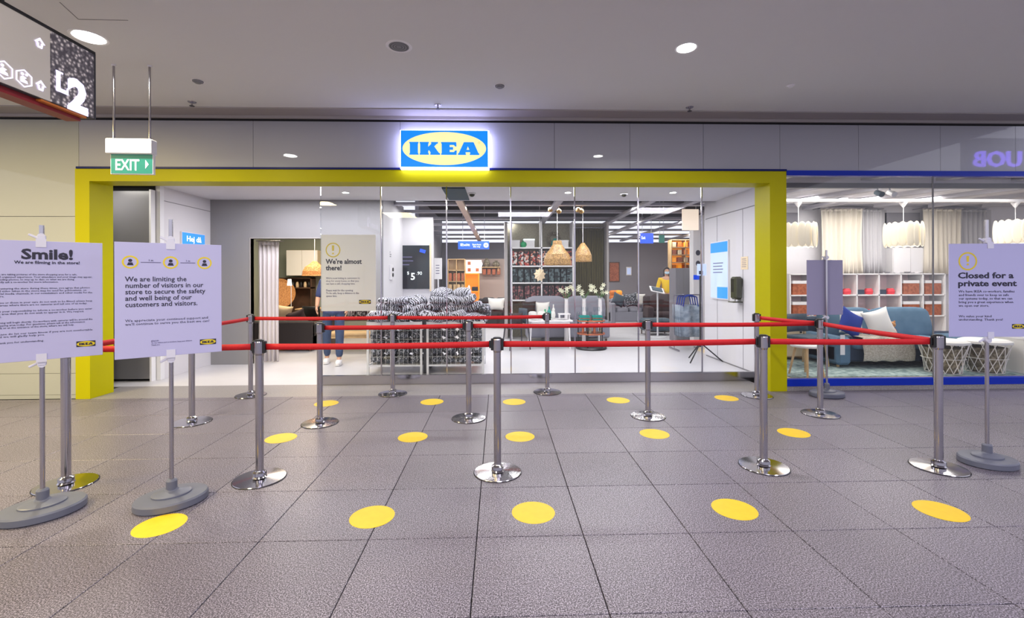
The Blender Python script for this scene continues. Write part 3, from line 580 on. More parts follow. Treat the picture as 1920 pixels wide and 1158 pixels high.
# ================================================================== NOTICE STANDS
def stand(loc, rz, label, bw, z0, z1, ptop, base=(.20, .165), pole_r=.0125, back=False, basez=0):
    t = thing('notice_stand', label, 'notice stand', loc, rz)
    bx, by = base
    MB().lathe([(0, 0), (.94, 0), (1.0, .008), (1.0, .044), (.96, .054), (.5, .060), (0, .062)], n=44, sx=bx, sy=by).build('base', 'grey_plastic', t)
    MB().lathe([(.54, .056), (.54, .068), (.50, .072), (.2, .086), (.15, .10)], n=36, sx=bx, sy=by).build('base_step', 'grey_plastic', t)
    MB().lathe([(.029, .085), (.031, .09), (.031, .145), (.024, .155), (.013, .158)], n=20).build('neck', 'grey_plastic', t)
    MB().cyl((0, 0, .08), (0, 0, ptop), pole_r, n=16).build('pole', 'brushed', t)
    yb = -.026 if not back else .026
    bd = MB().obox((0, yb, (z0 + z1) / 2), (bw, .006, z1 - z0), r=.0012).build('notice_board', 'board' if not back else 'board_back', t)
    for z, s in ((z1, 1), (z0, -1)):
        c = MB(); c.obox((0, yb + (-.005 if not back else .006), z - s * .012), (.046, .004, .052)); c.obox((0, -.008 if not back else .012, z + s * .02), (.04, .03, .034), r=.004); c.obox((-.036, .0, z + s * .03), (.05, .012, .014), (0, s * .5, 0), r=.003)
        c.cyl((0, -.02, z + s * .03), (0, .02, z + s * .03), .019, n=14); c.build('clip', 'clear_clip', t)
    return t, bd, yb - .0032
c0 = onf(322, 942)  # limiting visitors
t, bd, yb = stand((c0.x, c0.y, 0), RAD(33), 'white notice about limiting visitors on a grey-based stand, second from left', .55, .958, 1.678, 1.835)
for xx in (-.20, .0, .18):
    ring(bd, xx, yb, 1.555, .040, .009); loops([disc(.010, .010, 14, xx, 1.565), [(xx - .016, 1.535), (xx + .016, 1.535), (xx + .010, 1.553), (xx - .010, 1.553)]], 'ink', bd, 0, yb, 0, 'person_pictogram', .0006)
for a, c in ((-.15, -.05), (.05, .13)): MB().box(a, c, yb - .001, yb, 1.552, 1.556).build('distance_line', 'soft_ink', bd); text('1 m', .016, 'ink', bd, (a + c) / 2, yb - .001, 1.562, res=1)
text('We are limiting the\nnumber of visitors in our\nstore to secure the safety\nand well being of our\ncustomers and visitors.', .043, 'ink', bd, -.225, yb - .0006, 1.435, 'heading', .41, 'LEFT', .012, .0006, .92)
text('We appreciate your continued support and\nwe\'ll continue to serve you the best we can!', .022, 'ink', bd, -.225, yb - .0006, 1.185, 'body_text', .43, 'LEFT', 0, .0006, 1.0, 1)
text('#StaySafe\nTo our visitors and co-workers, keep your distance\nThank you.', .013, 'soft_ink', bd, -.10, yb - .0006, 1.055, 'small_print', .21, 'LEFT', 0, .0006, 1.0, 1)
small_logo(bd, .198, yb, 1.03)
c1 = onf(80, 962)   # smile
t, bd, yb = stand((c1.x, c1.y, 0), RAD(39), 'white notice headed Smile! on a grey-based stand, leftmost', .56, .955, 1.685, 1.785, base=(.205, .17))
text('Smile!', .085, 'ink', bd, 0.03, yb - .0006, 1.575, 'heading', .225, bold=.035)
text('We are filming in the store!', .026, 'ink', bd, 0.03, yb - .0006, 1.545, 'subheading', .285, bold=.02)
para = ['We are taking pictures of the store shopping area for a safe,\nwell organised experience. Your attendance and your image may appear,\nincluding photos, to stay up to date on what we are doing.\nKindly ask a co-worker for more information.',
 'By entering the store during these times, you agree that photos\nand video taken in the store may be used for publications, on\nsocial media channels, in our newsletters and other media for the\nstore.', 'If you or those in your care do not wish to be filmed, please keep\nto areas where there are no cameras and tell one of us today.',
 'It is your responsibility to inform a co-worker before you enter\nthe area that you do not wish to appear in it. We respect\nthis.', 'Filming will begin shortly. Co-workers with cameras will be around the\nshopping area today. For questions, please ask at the information\ndesk or at the entrance of the store, where we will help.', 'Please do let our team know if you are not comfortable\nand we will gladly help you.', 'Thank you for understanding.']
z = 1.475
for s in para:
    n = s.count('\n') + 1; text(s, .0155, 'ink', bd, -.19, yb - .0006, z, 'body_text', .42 if n > 1 else .20, 'LEFT', 0, .0006, 1.0, 1); z -= n * .0166 + .018
small_logo(bd, .20, yb, 1.035)
c2 = onf(1851, 869)  # closed
t, bd, yb = stand((c2.x, c2.y, 0), RAD(-3), 'white notice reading Closed for a private event on a stand at far right', .62, .985, 1.70, 1.885, base=(.185, .155))
ring(bd, -.17, yb, 1.565, .070, .011); loops([[(-.178, 1.56), (-.162, 1.56), (-.160, 1.605), (-.180, 1.605)], disc(.008, .008, 12, -.17, 1.541)], 'gold_ink', bd, 0, yb, 0, 'exclamation_mark', .0008)
text('Closed for a\nprivate event', .062, 'ink', bd, -.245, yb - .0006, 1.435, 'heading', .44, 'LEFT', .03, .0006, .98)
text('We have IKEA co-workers, families\nand friends over to keep us safe\nour systems today, so that we can\nbring you a great experience when\nwe open our store.', .026, 'ink', bd, -.24, yb - .0006, 1.325, 'body_text', .42, 'LEFT', 0, .0006, 1.05, 1)
text('We value your kind\nunderstanding. Thank you!', .024, 'ink', bd, -.24, yb - .0006, 1.135, 'body_text', .33, 'LEFT', 0, .0006, 1.05, 1)
small_logo(bd, .205, yb, 1.065)
c3 = at(1552, 600, 5.40)
t, bd, yb = stand((c3.x, 5.42, 0), RAD(4), 'notice stand seen from behind, grey blank back, before the display window', .475, .985, 1.655, 1.775, base=(.20, .155), back=True)

# notice taped inside the glass at the entrance
a0 = at(603, 583, YG + .03); a1 = at(705, 440, YG + .03); w, h = a1.x - a0.x, a1.z - a0.z
t = thing('hanging_notice', 'grey notice reading We\'re almost there! fixed behind the left glass panel', 'notice', ((a0.x + a1.x) / 2, YG + .014, a0.z))
MB().box(-w / 2, w / 2, 0, .005, 0, h).build('notice_board', 'white', t)
ring(t, -w * .28, -.001, h * .80, .10, .014); loops([[(-w * .28 - .012, h * .79), (-w * .28 + .012, h * .79), (-w * .28 + .015, h * .86), (-w * .28 - .015, h * .86)], disc(.012, .012, 12, -w * .28, h * .755)], 'gold_ink', t, 0, -.001, 0, 'exclamation_mark', .0008)
text('We\'re almost\nthere!', .092, 'ink', t, -w * .41, -.0015, h * .62, 'heading', w * .66, 'LEFT', .03, .0006, .95)
text('We\'re now letting in customers to\nshop for every home, so that you\ncan have a safe shopping time.', .038, 'soft_ink', t, -w * .41, -.0015, h * .42, 'body_text', w * .62, 'LEFT', 0, .0006, 1.0, 1)
text('Please wait for the opening.\nTo be safe, keep a distance in the\nqueue lane.', .038, 'soft_ink', t, -w * .41, -.0015, h * .26, 'body_text', w * .60, 'LEFT', .008, .0006, 1.0, 1)
small_logo(t, w * .30, -.0015, h * .12, .16, .055)

# ================================================================== SIDE WALL FITTINGS
def onx(px, py, X):
    d = ray(px, py); t = X / d.x; return Vector((X, d.y * t, CAMZ + d.z * t))
a0, a1 = onx(338, 458, XL), onx(380, 440, XL)
t = thing('wall_screen', 'small lit blue screen on the left inner wall behind the notice', 'screen', (XL, (a0.y + a1.y) / 2, a0.z), RAD(90)); hw = (a1.y - a0.y) / 2
MB().box(-hw - .01, hw + .01, -.03, 0, -.012, .20).build('bezel', 'white_plastic', t); MB().box(-hw, hw, -.034, -.03, 0, .19).build('screen', 'screen_blue', t)
text('Hej då', .12, 'lit_white', t, 0, -.036, .06, width=hw * 1.3, bold=.02)
a0, a1 = onx(1368, 560, XR), onx(1336, 452, XR)
t = thing('wall_screen', 'tall pale blue portrait screen on the right side wall', 'screen', (XR, (a0.y + a1.y) / 2, a0.z), RAD(-90)); hw = abs(a1.y - a0.y) / 2; hh = onx(1352, 454, XR).z - a0.z
MB().box(-hw - .012, hw + .012, -.03, 0, -.02, hh + .02).build('bezel', 'white_plastic', t); MB().box(-hw, hw, -.034, -.03, 0, hh).build('screen', 'screen_pale', t)
MB().box(-hw, hw, -.036, -.034, hh * .82, hh).build('header_band', 'screen_blue', t); MB().box(-hw * .2, hw, -.036, -.034, 0, hh * .2).build('footer_tile', 'screen_blue', t)
for k in range(4): MB().box(-hw * .7, hw * (.5 - .1 * (k % 2)), -.0355, -.034, hh * (.62 - .055 * k), hh * (.635 - .055 * k)).build('text_line', 'soft_ink', t)
q = onx(1389, 542, XR)
t = thing('sanitiser_dispenser', 'dark olive hand sanitiser dispenser on the right side wall', 'dispenser', (XR, q.y, q.z), RAD(-90))
MB().obox((0, -.07, .02), (.17, .13, .36), r=.03).build('housing', 'dispenser', t); MB().obox((0, -.128, .06), (.10, .02, .22), r=.008).build('front_plate', 'black_plastic', t)
MB().obox((0, -.09, -.20), (.17, .16, .018), r=.006).build('drip_tray', 'dispenser', t); MB().obox((0, -.01, -.08), (.12, .02, .24)).build('back_plate', 'white_plastic', t); MB().obox((0, -.10, -.17), (.03, .03, .03), r=.006).build('nozzle', 'white_plastic', t)
q = onx(1396, 493, XR); t = thing('wall_label', 'small printed notice above the sanitiser dispenser', 'notice', (XR, q.y, q.z), RAD(-90))
MB().box(-.10, .10, -.004, 0, -.10, .10).build('paper', 'tan', t)
for k in range(5): MB().box(-.07, .05 + .01 * (k % 2), -.005, -.004, .06 - .03 * k, .068 - .03 * k).build('text_line', 'soft_ink', t)

# ================================================================== CURTAINS
def curtain(x0, x1, y, z0, z1, label, material, folds=8, amp=.03, rings=False, group=None, back=.13):
    t = thing('curtain', label, 'curtain', ((x0 + x1) / 2, y, z0), group=group); w = (x1 - x0)
    def fn(u, v): return ((u - .5) * w * (1 - .05 * sin(v * pi)), amp * sin(u * folds * 2 * pi + .8 * sin(v * 2)) * (1.0 - .25 * v) + .01 * sin(u * 37), (z1 - z0) * v)
    MB().grid(fn, folds * 8, 4, .005).build('fabric', material, t)
    MB().grid(lambda u, v: ((u - .5) * w, -.006 + amp * .8 * sin(u * folds * 2 * pi + 1.0), (z1 - z0) - .05 + .05 * v), folds * 8, 1, .004).build('header_tape', material, t)
    MB().cyl((-w / 2 - .03, 0, z1 - z0 + .015), (w / 2 + .03, 0, z1 - z0 + .015), .010, n=8).build('rod', 'brushed', t)
    for sx in (-1, 1): MB().box(sx * (w / 2 + .02) - .008, sx * (w / 2 + .02) + .008, 0, back, z1 - z0 + .007, z1 - z0 + .023).build('bracket', 'brushed', t)
    if rings:
        for k in range(folds): MB().lathe([(.016, -.004), (.020, 0), (.016, .004)], (-w / 2 + w * (k + .5) / folds, 0, z1 - z0 + .014), 10).build('ring', 'grey', t)
    return t
curtain(dx0 + .02, at(512, 500, YW).x, YW + .2, .01, dz - .04, 'off-white curtain drawn to the left of the doorway opening', 'curtain_white', 5, .035)

# ================================================================== PEOPLE
def skin(name, pts, edges, material, parent, sub=1):
    me = bpy.data.meshes.new(name); me.from_pydata([p[:3] for p in pts], edges, []); me.materials.append(MATS[material])
    o = bpy.data.objects.new(name, me); COL.objects.link(o)
    if parent is not None: o.parent = parent
    o.modifiers.new('skin', 'SKIN')
    sv = me.skin_vertices
    if len(sv) == 0:
        me.attributes.new if False else None
    lay = me.skin_vertices[0] if len(me.skin_vertices) else None
    if lay is None:
        import bmesh
        bm = bmesh.new(); bm.from_mesh(me); sk = bm.verts.layers.skin.verify(); bm.verts.ensure_lookup_table()
        for i, v in enumerate(bm.verts): v[sk].radius = (pts[i][3], pts[i][4] if len(pts[i]) > 4 else pts[i][3]); v[sk].use_root = (i == 0)
        bm.to_mesh(me); bm.free()
    else:
        for i, v in enumerate(lay.data): v.radius = (pts[i][3], pts[i][4] if len(pts[i]) > 4 else pts[i][3]); v.use_root = (i == 0)
    s = o.modifiers.new('sub', 'SUBSURF'); s.levels = sub; s.render_levels = sub
    dg = bpy.context.evaluated_depsgraph_get(); dg.update(); nm = bpy.data.meshes.new_from_object(o.evaluated_get(dg)); o.modifiers.clear(); o.data = nm
    for p_ in nm.polygons: p_.use_smooth = True
    return o
def person(loc, rz, label, top, trousers, shoes, H=1.7, stance=((.10, .05), (-.10, -.12)), elbows=None, hands=None, hairlong=False, mask=False):
    """local frame: faces -Y"""
    t = thing('person', label, 'person', loc, rz); k = H / 1.7
    def S(L): return [tuple(v * k for v in p) for p in L]
    (ax, ay), (bx, by) = stance
    e = elbows or ((.25, .02, 1.10), (-.25, .02, 1.10)); hd = hands or ((.24, -.10, .88), (-.24, -.10, .88))
    pts = [(0, 0, .93, .13, .10), (0, .0, 1.08, .12, .09), (0, .01, 1.25, .135, .10), (0, .02, 1.38, .11, .09), (0, .01, 1.46, .05), (0, -.01, 1.53, .055), (0, -.015, 1.60, .085, .078), (0, -.01, 1.66, .055),
           (.17, .02, 1.38, .055), e[0] + (.042,), hd[0] + (.028,), (-.17, .02, 1.38, .055), e[1] + (.042,), hd[1] + (.028,),
           (.09, 0, .86, .085), ((ax + .09) / 2 + .01, ay / 2 - .02, .48, .058), (ax, ay, .09, .038), (ax, ay - .12, .04, .032),
           (-.09, 0, .86, .085), ((bx - .09) / 2 - .01, by / 2 - .02, .48, .058), (bx, by, .09, .038), (bx, by - .12, .04, .032)]
    ed = [(0, 1), (1, 2), (2, 3), (3, 4), (4, 5), (5, 6), (6, 7), (3, 8), (8, 9), (9, 10), (3, 11), (11, 12), (12, 13), (0, 14), (14, 15), (15, 16), (16, 17), (0, 18), (18, 19), (19, 20), (20, 21)]
    body = skin('body', S(pts), ed, 'skin', t)
    g = .014
    sh = [(0, 0, .93, .145, .115), (0, 0, 1.08, .135, .105), (0, .01, 1.25, .15, .115), (0, .02, 1.40, .12, .10), (.175, .02, 1.385, .07), e[0] + (.056,), (-.175, .02, 1.385, .07), e[1] + (.056,)]
    skin('shirt', S(sh), [(0, 1), (1, 2), (2, 3), (3, 4), (4, 5), (3, 6), (6, 7)], top, t)
    tr = [(0, 0, .95, .14, .112), (.09, 0, .86, .10), pts[15][:3] + (.076,), (ax, ay, .10, .062), (-.09, 0, .86, .10), pts[19][:3] + (.076,), (bx, by, .10, .062)]
    skin('trousers', S(tr), [(0, 1), (1, 2), (2, 3), (0, 4), (4, 5), (5, 6)], trousers, t)
    for x, y in ((ax, ay), (bx, by)):
        MB().ell((x * k, (y - .07) * k, .045 * k), (.050, .145, .045), .7, 14, 6).build('shoe', shoes, t); MB().ell((x * k, (y - .07) * k, .014), (.054, .15, .014), .6, 14, 4).build('sole', 'white', t)
    MB().ell((0, .012 * k, 1.63 * k), (.098, .108, .105), 1, 14, 8).build('hair', 'hair', t)
    if hairlong: MB().ell((0, .075 * k, 1.52 * k), (.085, .05, .16), .9, 12, 8).build('hair', 'hair', t)
    MB().ell((0, -.045 * k, 1.60 * k), (.070, .065, .088), .95, 14, 8).build('face', 'skin', t)
    f = MB(); f.ell((.028, -.108 * k, 1.612 * k), (.010, .006, .006), 1, 8, 4); f.ell((-.028, -.108 * k, 1.612 * k), (.010, .006, .006), 1, 8, 4); f.build('eyes', 'hair', t)
    MB().ell((0, -.115 * k, 1.587 * k), (.012, .016, .02), 1, 8, 6).build('nose', 'skin', t); MB().ell((0, -.106 * k, 1.555 * k), (.022, .008, .006), 1, 8, 4).build('mouth', 'red_item', t)
    if mask: MB().ell((0, -.075 * k, 1.565 * k), (.066, .052, .045), .8, 14, 8).build('face_mask', 'mask', t)
    for j, h_ in enumerate(hd):
        sg = 1 if j == 0 else -1; c = Vector(h_) * k; hb = MB(); hb.ell(c + Vector((0, -.02, -.02)), (.018, .036, .042), .8, 10, 6)
        for q, ln in enumerate((.058, .068, .064, .05)):
            yy = -.045 + .017 * q; p0 = c + Vector((0, yy, -.05)); p1 = p0 + Vector((-.006 * sg, -.006, -ln * .55)); p2 = p1 + Vector((-.014 * sg, 0, -ln * .4)); hb.cyl(p0, p1, .0085, .008, 6); hb.cyl(p1, p2, .008, .006, 6)
        hb.cyl(c + Vector((-.008 * sg, -.045, -.02)), c + Vector((-.022 * sg, -.075, -.045)), .010, .0075, 6); hb.build('hand', 'skin', t)
    return t
q = onf(624, 683); person((q.x - .02, q.y + .1, 0), RAD(12), 'person in blue jeans and white trainers standing behind the hanging notice', 'navy_cloth', 'denim', 'white', 1.72, stance=((.10, -.10), (-.12, .12)), hands=((.22, -.10, .90), (-.26, -.02, .95)))
qw = at(1250, 560, 12.9); person((qw.x, 12.9, 0), RAD(-12), 'dark-haired person in a yellow shirt and face mask behind the dark armchair', 'yellow_cloth', 'dark_grey', 'white', 1.72, hairlong=True, mask=True, hands=((.12, -.26, 1.08), (-.12, -.26, 1.10)))

# ================================================================== QUILT BINS
rnd = random.Random(3)
YB = 6.92
def bin_(px0, px1, label):
    a = at(px0, 700, YB).x; c = at(px1, 700, YB).x; w = c - a; D = .78; Hh = at(750, 603, YB).z
    t = thing('display_bin', label, 'display bin', ((a + c) / 2, YB + D / 2, 0))
    for sx in (-1, 1):
        for sy in (-1, 1): MB().box(sx * w / 2 - .016, sx * w / 2 + .016, sy * D / 2 - .016, sy * D / 2 + .016, 0, Hh).build('post', 'white_metal', t)
    for z in (.13, Hh - .012):
        b = MB(); 
        for sy in (-1, 1): b.box(-w / 2, w / 2, sy * D / 2 - .010, sy * D / 2 + .010, z - .010, z + .010)
        for sx in (-1, 1): b.box(sx * w / 2 - .010, sx * w / 2 + .010, -D / 2, D / 2, z - .010, z + .010)
        b.build('rail', 'white_metal', t)
    MB().box(-w / 2, w / 2, -D / 2, D / 2, .115, .13).build('bin_floor', 'white_metal', t)
    b = MB()
    for sy in (-1, 1):
        n = 12
        for k in range(n + 1): b.box(-w / 2 + w * k / n - .0015, -w / 2 + w * k / n + .0015, sy * D / 2 - .0015, sy * D / 2 + .0015, .13, Hh)
        for k in range(1, 5): z = .13 + (Hh - .13) * k / 5; b.box(-w / 2, w / 2, sy * D / 2 - .0015, sy * D / 2 + .0015, z - .0015, z + .0015)
    b.build('wire_side', 'white_metal', t, kind='stuff')
    MB().box(-w / 2 + .01, w / 2 - .01, -D / 2 - .014, -D / 2 - .010, Hh - .075, Hh).build('header_strip', 'white', t)
    return t, (a + c) / 2, w, D, Hh
BINS = [bin_(690, 790, 'white wire display bin of patterned quilts, left of the pair'), bin_(802, 906, 'white wire display bin of patterned quilts, right of the pair')]
# dark strip standing in for the shadow between the bins
xg = at(796, 650, YB).x; MB().box(xg - .028, xg + .028, YB + .05, YB + .7, 0, .82).build('shadow_strip', 'dark_grey', None, 'dark upright strip standing in for the shadow between the two quilt bins', 'post')
quilt = None
def qmesh(seed, r, material):
    rr = random.Random(seed); b = MB(); b.ell((0, 0, 0), r, .62, 18, 9, jit=.035, rnd=rr); return b.mesh('rolled_quilt', material)
QM = [qmesh(s, (.17, .25, .085), 'bw_print') for s in range(4)] + [qmesh(s + 9, (.16, .20, .075), 'bw_speck') for s in range(3)]
for bi, (t, cx, w, D, Hh) in enumerate(BINS):
    side = 'left' if bi == 0 else 'right'
    # inside, behind the wires
    for row in range(5):
        z = .205 + row * .125
        for k in range(4):
            o = bpy.data.objects.new('folded_quilt', QM[4 + (row + k) % 3]); COL.objects.link(o); o.scale = (.62, 1.0, .80)
            o.location = (cx - w / 2 + w * (k + .5) / 4, YB + D / 2 - .13, z); o.rotation_euler = (rnd.uniform(-.1, .1), rnd.uniform(-.12, .12), rnd.uniform(-.15, .15))
            tag(o, 'folded speckled quilt in the %s bin, %s row, %s' % (side, ('bottom', 'second lowest', 'middle', 'second highest', 'top')[row], ('leftmost', 'second from left', 'second from right', 'rightmost')[k]), 'quilt', 'quilts packed inside the %s bin' % side)
    # heap
    tops = [(5, 0), (4, .12), (3, .24)] if bi == 0 else [(5, 0), (4, .13), (3, .26), (2, .36)]
    for n, dzz in tops:
        for k in range(n):
            o = bpy.data.objects.new('rolled_quilt', QM[rnd.randrange(4)]); COL.objects.link(o)
            u = (k + .5) / n; wid = w * (1.02 - dzz * (.9 if bi == 0 else .7)); xx = cx + (u - .5) * wid + (.03 if bi == 0 else -.03 - dzz * .18)
            o.location = (xx, YB + .34 + rnd.uniform(-.05, .08) - .2 * (dzz == 0), Hh + .055 + dzz + rnd.uniform(-.015, .02)); o.rotation_euler = (rnd.uniform(-.25, .25), rnd.uniform(-.35, .35), rnd.uniform(-.8, .8)); s = rnd.uniform(.76, .92); o.scale = (s, s, s)
            tag(o, 'black and white striped quilt roll on the %s bin, %s layer, %s from left' % (side, {0: 'lowest', .12: 'second', .13: 'second', .24: 'top', .26: 'third', .36: 'top'}[dzz], ('first', 'second', 'third', 'fourth', 'fifth')[k]), 'quilt', 'striped quilts heaped on the %s bin' % side)
q = at(700, 575, 7.2); MB().ell((0, 0, 0), (.10, .18, .09), .7, 16, 8, jit=.03, rnd=rnd).build('rolled_quilt', 'cushion_white', None, 'plain white quilt end at the left foot of the heap', 'quilt', loc=(q.x + .04, 7.25, BINS[0][4] + .08))
q = at(915, 575, 7.2); MB().ell((0, 0, 0), (.11, .2, .13), .7, 16, 8, jit=.05, rnd=rnd).build('rolled_quilt', 'bw_speck', None, 'pale speckled quilt slipping off the right end of the heap', 'quilt', loc=(q.x - .06, 7.3, BINS[1][4] + .12))

# ================================================================== RECEDING WALL / POSTER
q = onx(733, 510, XE); t = thing('wall_socket', 'white control panel with two black knobs on the receding wall', 'wall panel', (XE, q.y, q.z), RAD(90))
MB().box(-.12, .12, -.02, 0, -.14, .14).build('plate', 'white_plastic', t)
for z in (.05, -.05): MB().cyl((.05, -.035, z), (.05, -.02, z), .035, n=14).build('knob', 'black_plastic', t)
for k, (ln, zz) in enumerate(((.05, .36), (.12, .32), (.10, .28))): MB().box(-.09, -.09 + ln, -.003, 0, zz, zz + .018).build('text_line', 'grey', t)
a = rect(747, 541, 806, 460, Y2); w = a[1] - a[0]; h = abs(a[3] - a[2])
t = thing('price_poster', 'large dark poster with a white 5.90 price above the quilts', 'poster', ((a[0] + a[1]) / 2, Y2, min(a[2], a[3])))
MB().box(-w / 2, w / 2, -.03, 0, 0, h).build('panel', 'poster_dark', t)
MB().box(-w / 2 - .008, -w / 2, -.034, 0, -.01, h + .01).build('frame_side', 'dark_grey', t); MB().box(w / 2, w / 2 + .03, -.034, 0, -.05, h + .05).build('frame_side', 'tan', t)
text('$', .09, 'lit_white', t, -.12, -.032, .30, 'currency_sign'); text('5', .20, 'lit_white', t, -.02, -.032, .19, 'price', bold=.02); text('.90', .10, 'lit_white', t, .11, -.032, .29, 'price_cents')
for k, ln in enumerate((.20, .22, .14)): MB().box(-w / 2 + .09, -w / 2 + .09 + ln, -.032, -.03, h * .72 - k * .08, h * .72 - k * .08 + .022).build('text_line', 'soft_ink', t)
MB().obox((w * .28, -.032, h * .87), (.12, .003, .07), (0, .3, 0)).build('blue_tag', 'wayfinding_blue', t)
# white info panels
a = rect(815, 484, 828, 520, 10.2); t = thing('info_totem', 'narrow white information totem beside the dark poster', 'sign', ((a[0] + a[1]) / 2, 10.2, 0))
MB().box(-.085, .085, -.02, .02, CAMZ - .02, 1.9).build('panel', 'white', t); MB().cyl((0, 0, .02), (0, 0, 1.45), .018).build('pole', 'white_metal', t); MB().lathe([(0, 0), (.18, 0), (.18, .012), (.03, .02)], n=20).build('base', 'white_metal', t)
for k in range(4): MB().box(-.05, .03, -.022, -.02, 1.55 + .06 * k, 1.565 + .06 * k).build('text_line', 'soft_ink', t)

def hung_sign(px0, py0, px1, py1, Y, label, words, arrowr=True, material='wayfinding_blue', rz=0):
    a = at(px0, py1, Y); c = at(px1, py0, Y); w, h = c.x - a.x, c.z - a.z
    t = thing('hanging_sign', label, 'sign', ((a.x + c.x) / 2, Y, a.z), rz)
    MB().box(-w / 2, w / 2, 0, .04, 0, h).build('panel', material, t)
    for s in (-.35, .35): MB().cyl((w * s, .02, h), (w * s, .02, 3.6 - a.z), .006, n=6).build('wire', 'white_metal', t)
    if words: text(words[0], h * .42, 'lit_white', t, -w * .28, -.003, h * .42, width=w * .3, bold=.01)
    if words and len(words) > 1: text(words[1], h * .26, 'lit_white', t, w * .10, -.003, h * .5, width=w * .28)
    if arrowr: loops([disc(h * .30, h * .30, 20, w * .40, h * .5), disc(h * .10, h * .10, 12, w * .40, h * .5)], 'lit_white', t, 0, -.003, 0, 'arrow_disc', .001)
    return t
hung_sign(859, 452, 917, 467, 13.0, 'long blue hanging direction sign with white arrow at far left of centre', ('Exit', 'Start here\nthis way'))
hung_sign(1201, 437, 1225, 456, 12.0, 'small blue hanging sign right of the dark curtain', ('Exit',), False)
hung_sign(1236, 440, 1246, 455, 12.6, 'small green hanging sign right of the small blue one', None, False, 'exit_green')
hung_sign(1280, 392, 1310, 431, 9.4, 'cream lightbox sign hanging at upper right inside the store', None, False, 'lightbox')

# ================================================================== GENERIC FURNITURE
def sofa(loc, rz, label, w, d, h, seat_h, material, cush=2, arms=(1, 1), legs='dark_wood', armw=.16):
    t = thing('sofa', label, 'sofa', loc, rz)      # faces -Y
    ax0 = -w / 2 + (armw if arms[0] else 0); ax1 = w / 2 - (armw if arms[1] else 0)
    MB().obox((0, 0, seat_h * .5 + .03), (w, d - .02, seat_h * .58), r=.02).build('base', material, t)
    cw = (ax1 - ax0) / cush
    for k in range(cush):
        MB().ell((ax0 + cw * (k + .5), -.08, seat_h - .03), (cw / 2 - .004, d / 2 - .09, .085), .35, 20, 8).build('seat_cushion', material, t)
        MB().ell((ax0 + cw * (k + .5), d / 2 - .20, seat_h + (h - seat_h) * .52), (cw / 2 - .004, .10, (h - seat_h) * .52), .45, 20, 8, rot=(-.14, 0, 0)).build('back_cushion', material, t)
    MB().obox((0, d / 2 - .07, h * .48 + .05), (w, .13, h * .9 - .05), r=.03).build('backrest', material, t)
    for s, on in zip((-1, 1), arms):
        if on: MB().obox((s * (w / 2 - armw / 2), -.01, (seat_h + .17) / 2 + .04), (armw, d, seat_h + .14), r=.035).build('arm', material, t)
    for sx in (-1, 1):
        for sy in (-1, 1): MB().cyl((sx * (w / 2 - .07), sy * (d / 2 - .07), 0), (sx * (w / 2 - .07), sy * (d / 2 - .07), .09), .016, .024, 10).build('leg', legs, t)
    return t
def cushion(loc, size, material, label, rot=(0, 0, 0), group=None):
    b = MB(); n = 10; V = []; fs = []
    for sg in (1, -1):
        for j in range(n + 1):
            for i in range(n + 1):
                u, v = 2 * i / n - 1, 2 * j / n - 1
                V.append((u * size[0] / 2 * (1.06 - .12 * (1 - v * v)), -sg * (.004 + size[1] / 2 * ((1 - u * u) * (1 - v * v)) ** .42), v * size[2] / 2 * (1.06 - .12 * (1 - u * u))))
    K = (n + 1) ** 2; w = n + 1
    for j in range(n):
        for i in range(n): a = j * w + i; fs.append((a, a + 1, a + w + 1, a + w)); fs.append((K + a, K + a + w, K + a + w + 1, K + a + 1))
    for i in range(n): fs.append((i, K + i, K + i + 1, i + 1)); a = n * w + i; fs.append((a, a + 1, K + a + 1, K + a))
    for j in range(n): a = j * w; fs.append((a, a + w, K + a + w, K + a)); a = j * w + n; fs.append((a, K + a, K + a + w, a + w))
    o = b.add(V, fs, True).build('cushion', material, None, label, 'cushion', group, loc=loc, rot=rot)
    return o
def table(loc, rz, label, w, d, h, top, leg, th=.03, round_=False, lr=.018):
    t = thing('table', label, 'table', loc, rz)
    if round_: MB().lathe([(0, h - th), (w / 2, h - th), (w / 2, h), (0, h)], n=32).build('tabletop', top, t)
    else: MB().obox((0, 0, h - th / 2), (w, d, th), r=.004).build('tabletop', top, t)
    k = .62 if round_ else .9
    for sx in (-1, 1):
        for sy in (-1, 1): MB().cyl((sx * w / 2 * k, sy * d / 2 * k, 0), (sx * w / 2 * k * .94, sy * d / 2 * k * .94, h - th), lr * .8, lr, 10).build('leg', leg, t)
    b = MB(); b.box(-w / 2 * k * .93, w / 2 * k * .93, -d / 2 * k * .93 - .008, -d / 2 * k * .93 + .008, h - th - .06, h - th); b.box(-w / 2 * k * .93, w / 2 * k * .93, d / 2 * k * .93 - .008, d / 2 * k * .93 + .008, h - th - .06, h - th); b.build('apron', top, t)
    return t
def chair(loc, rz, label, material, leg, h=.84, group=None):
    t = thing('chair', label, 'chair', loc, rz, group)
    MB().obox((0, 0, .45), (.44, .43, .05), r=.015).build('seat', material, t); MB().grid(lambda u, v: ((u - .5) * .42, .19 + .03 * v - .05 * (2 * u - 1) ** 2, .52 + (h - .52) * v), 8, 4, .02).build('backrest', material, t)
    for sx in (-1, 1):
        MB().cyl((sx * .21, -.20, 0), (sx * .17, -.16, .43), .013, .017, 8).build('leg', leg, t); MB().cyl((sx * .21, .24, 0), (sx * .18, .19, h - .1), .013, .017, 8).build('leg', leg, t)
    return t
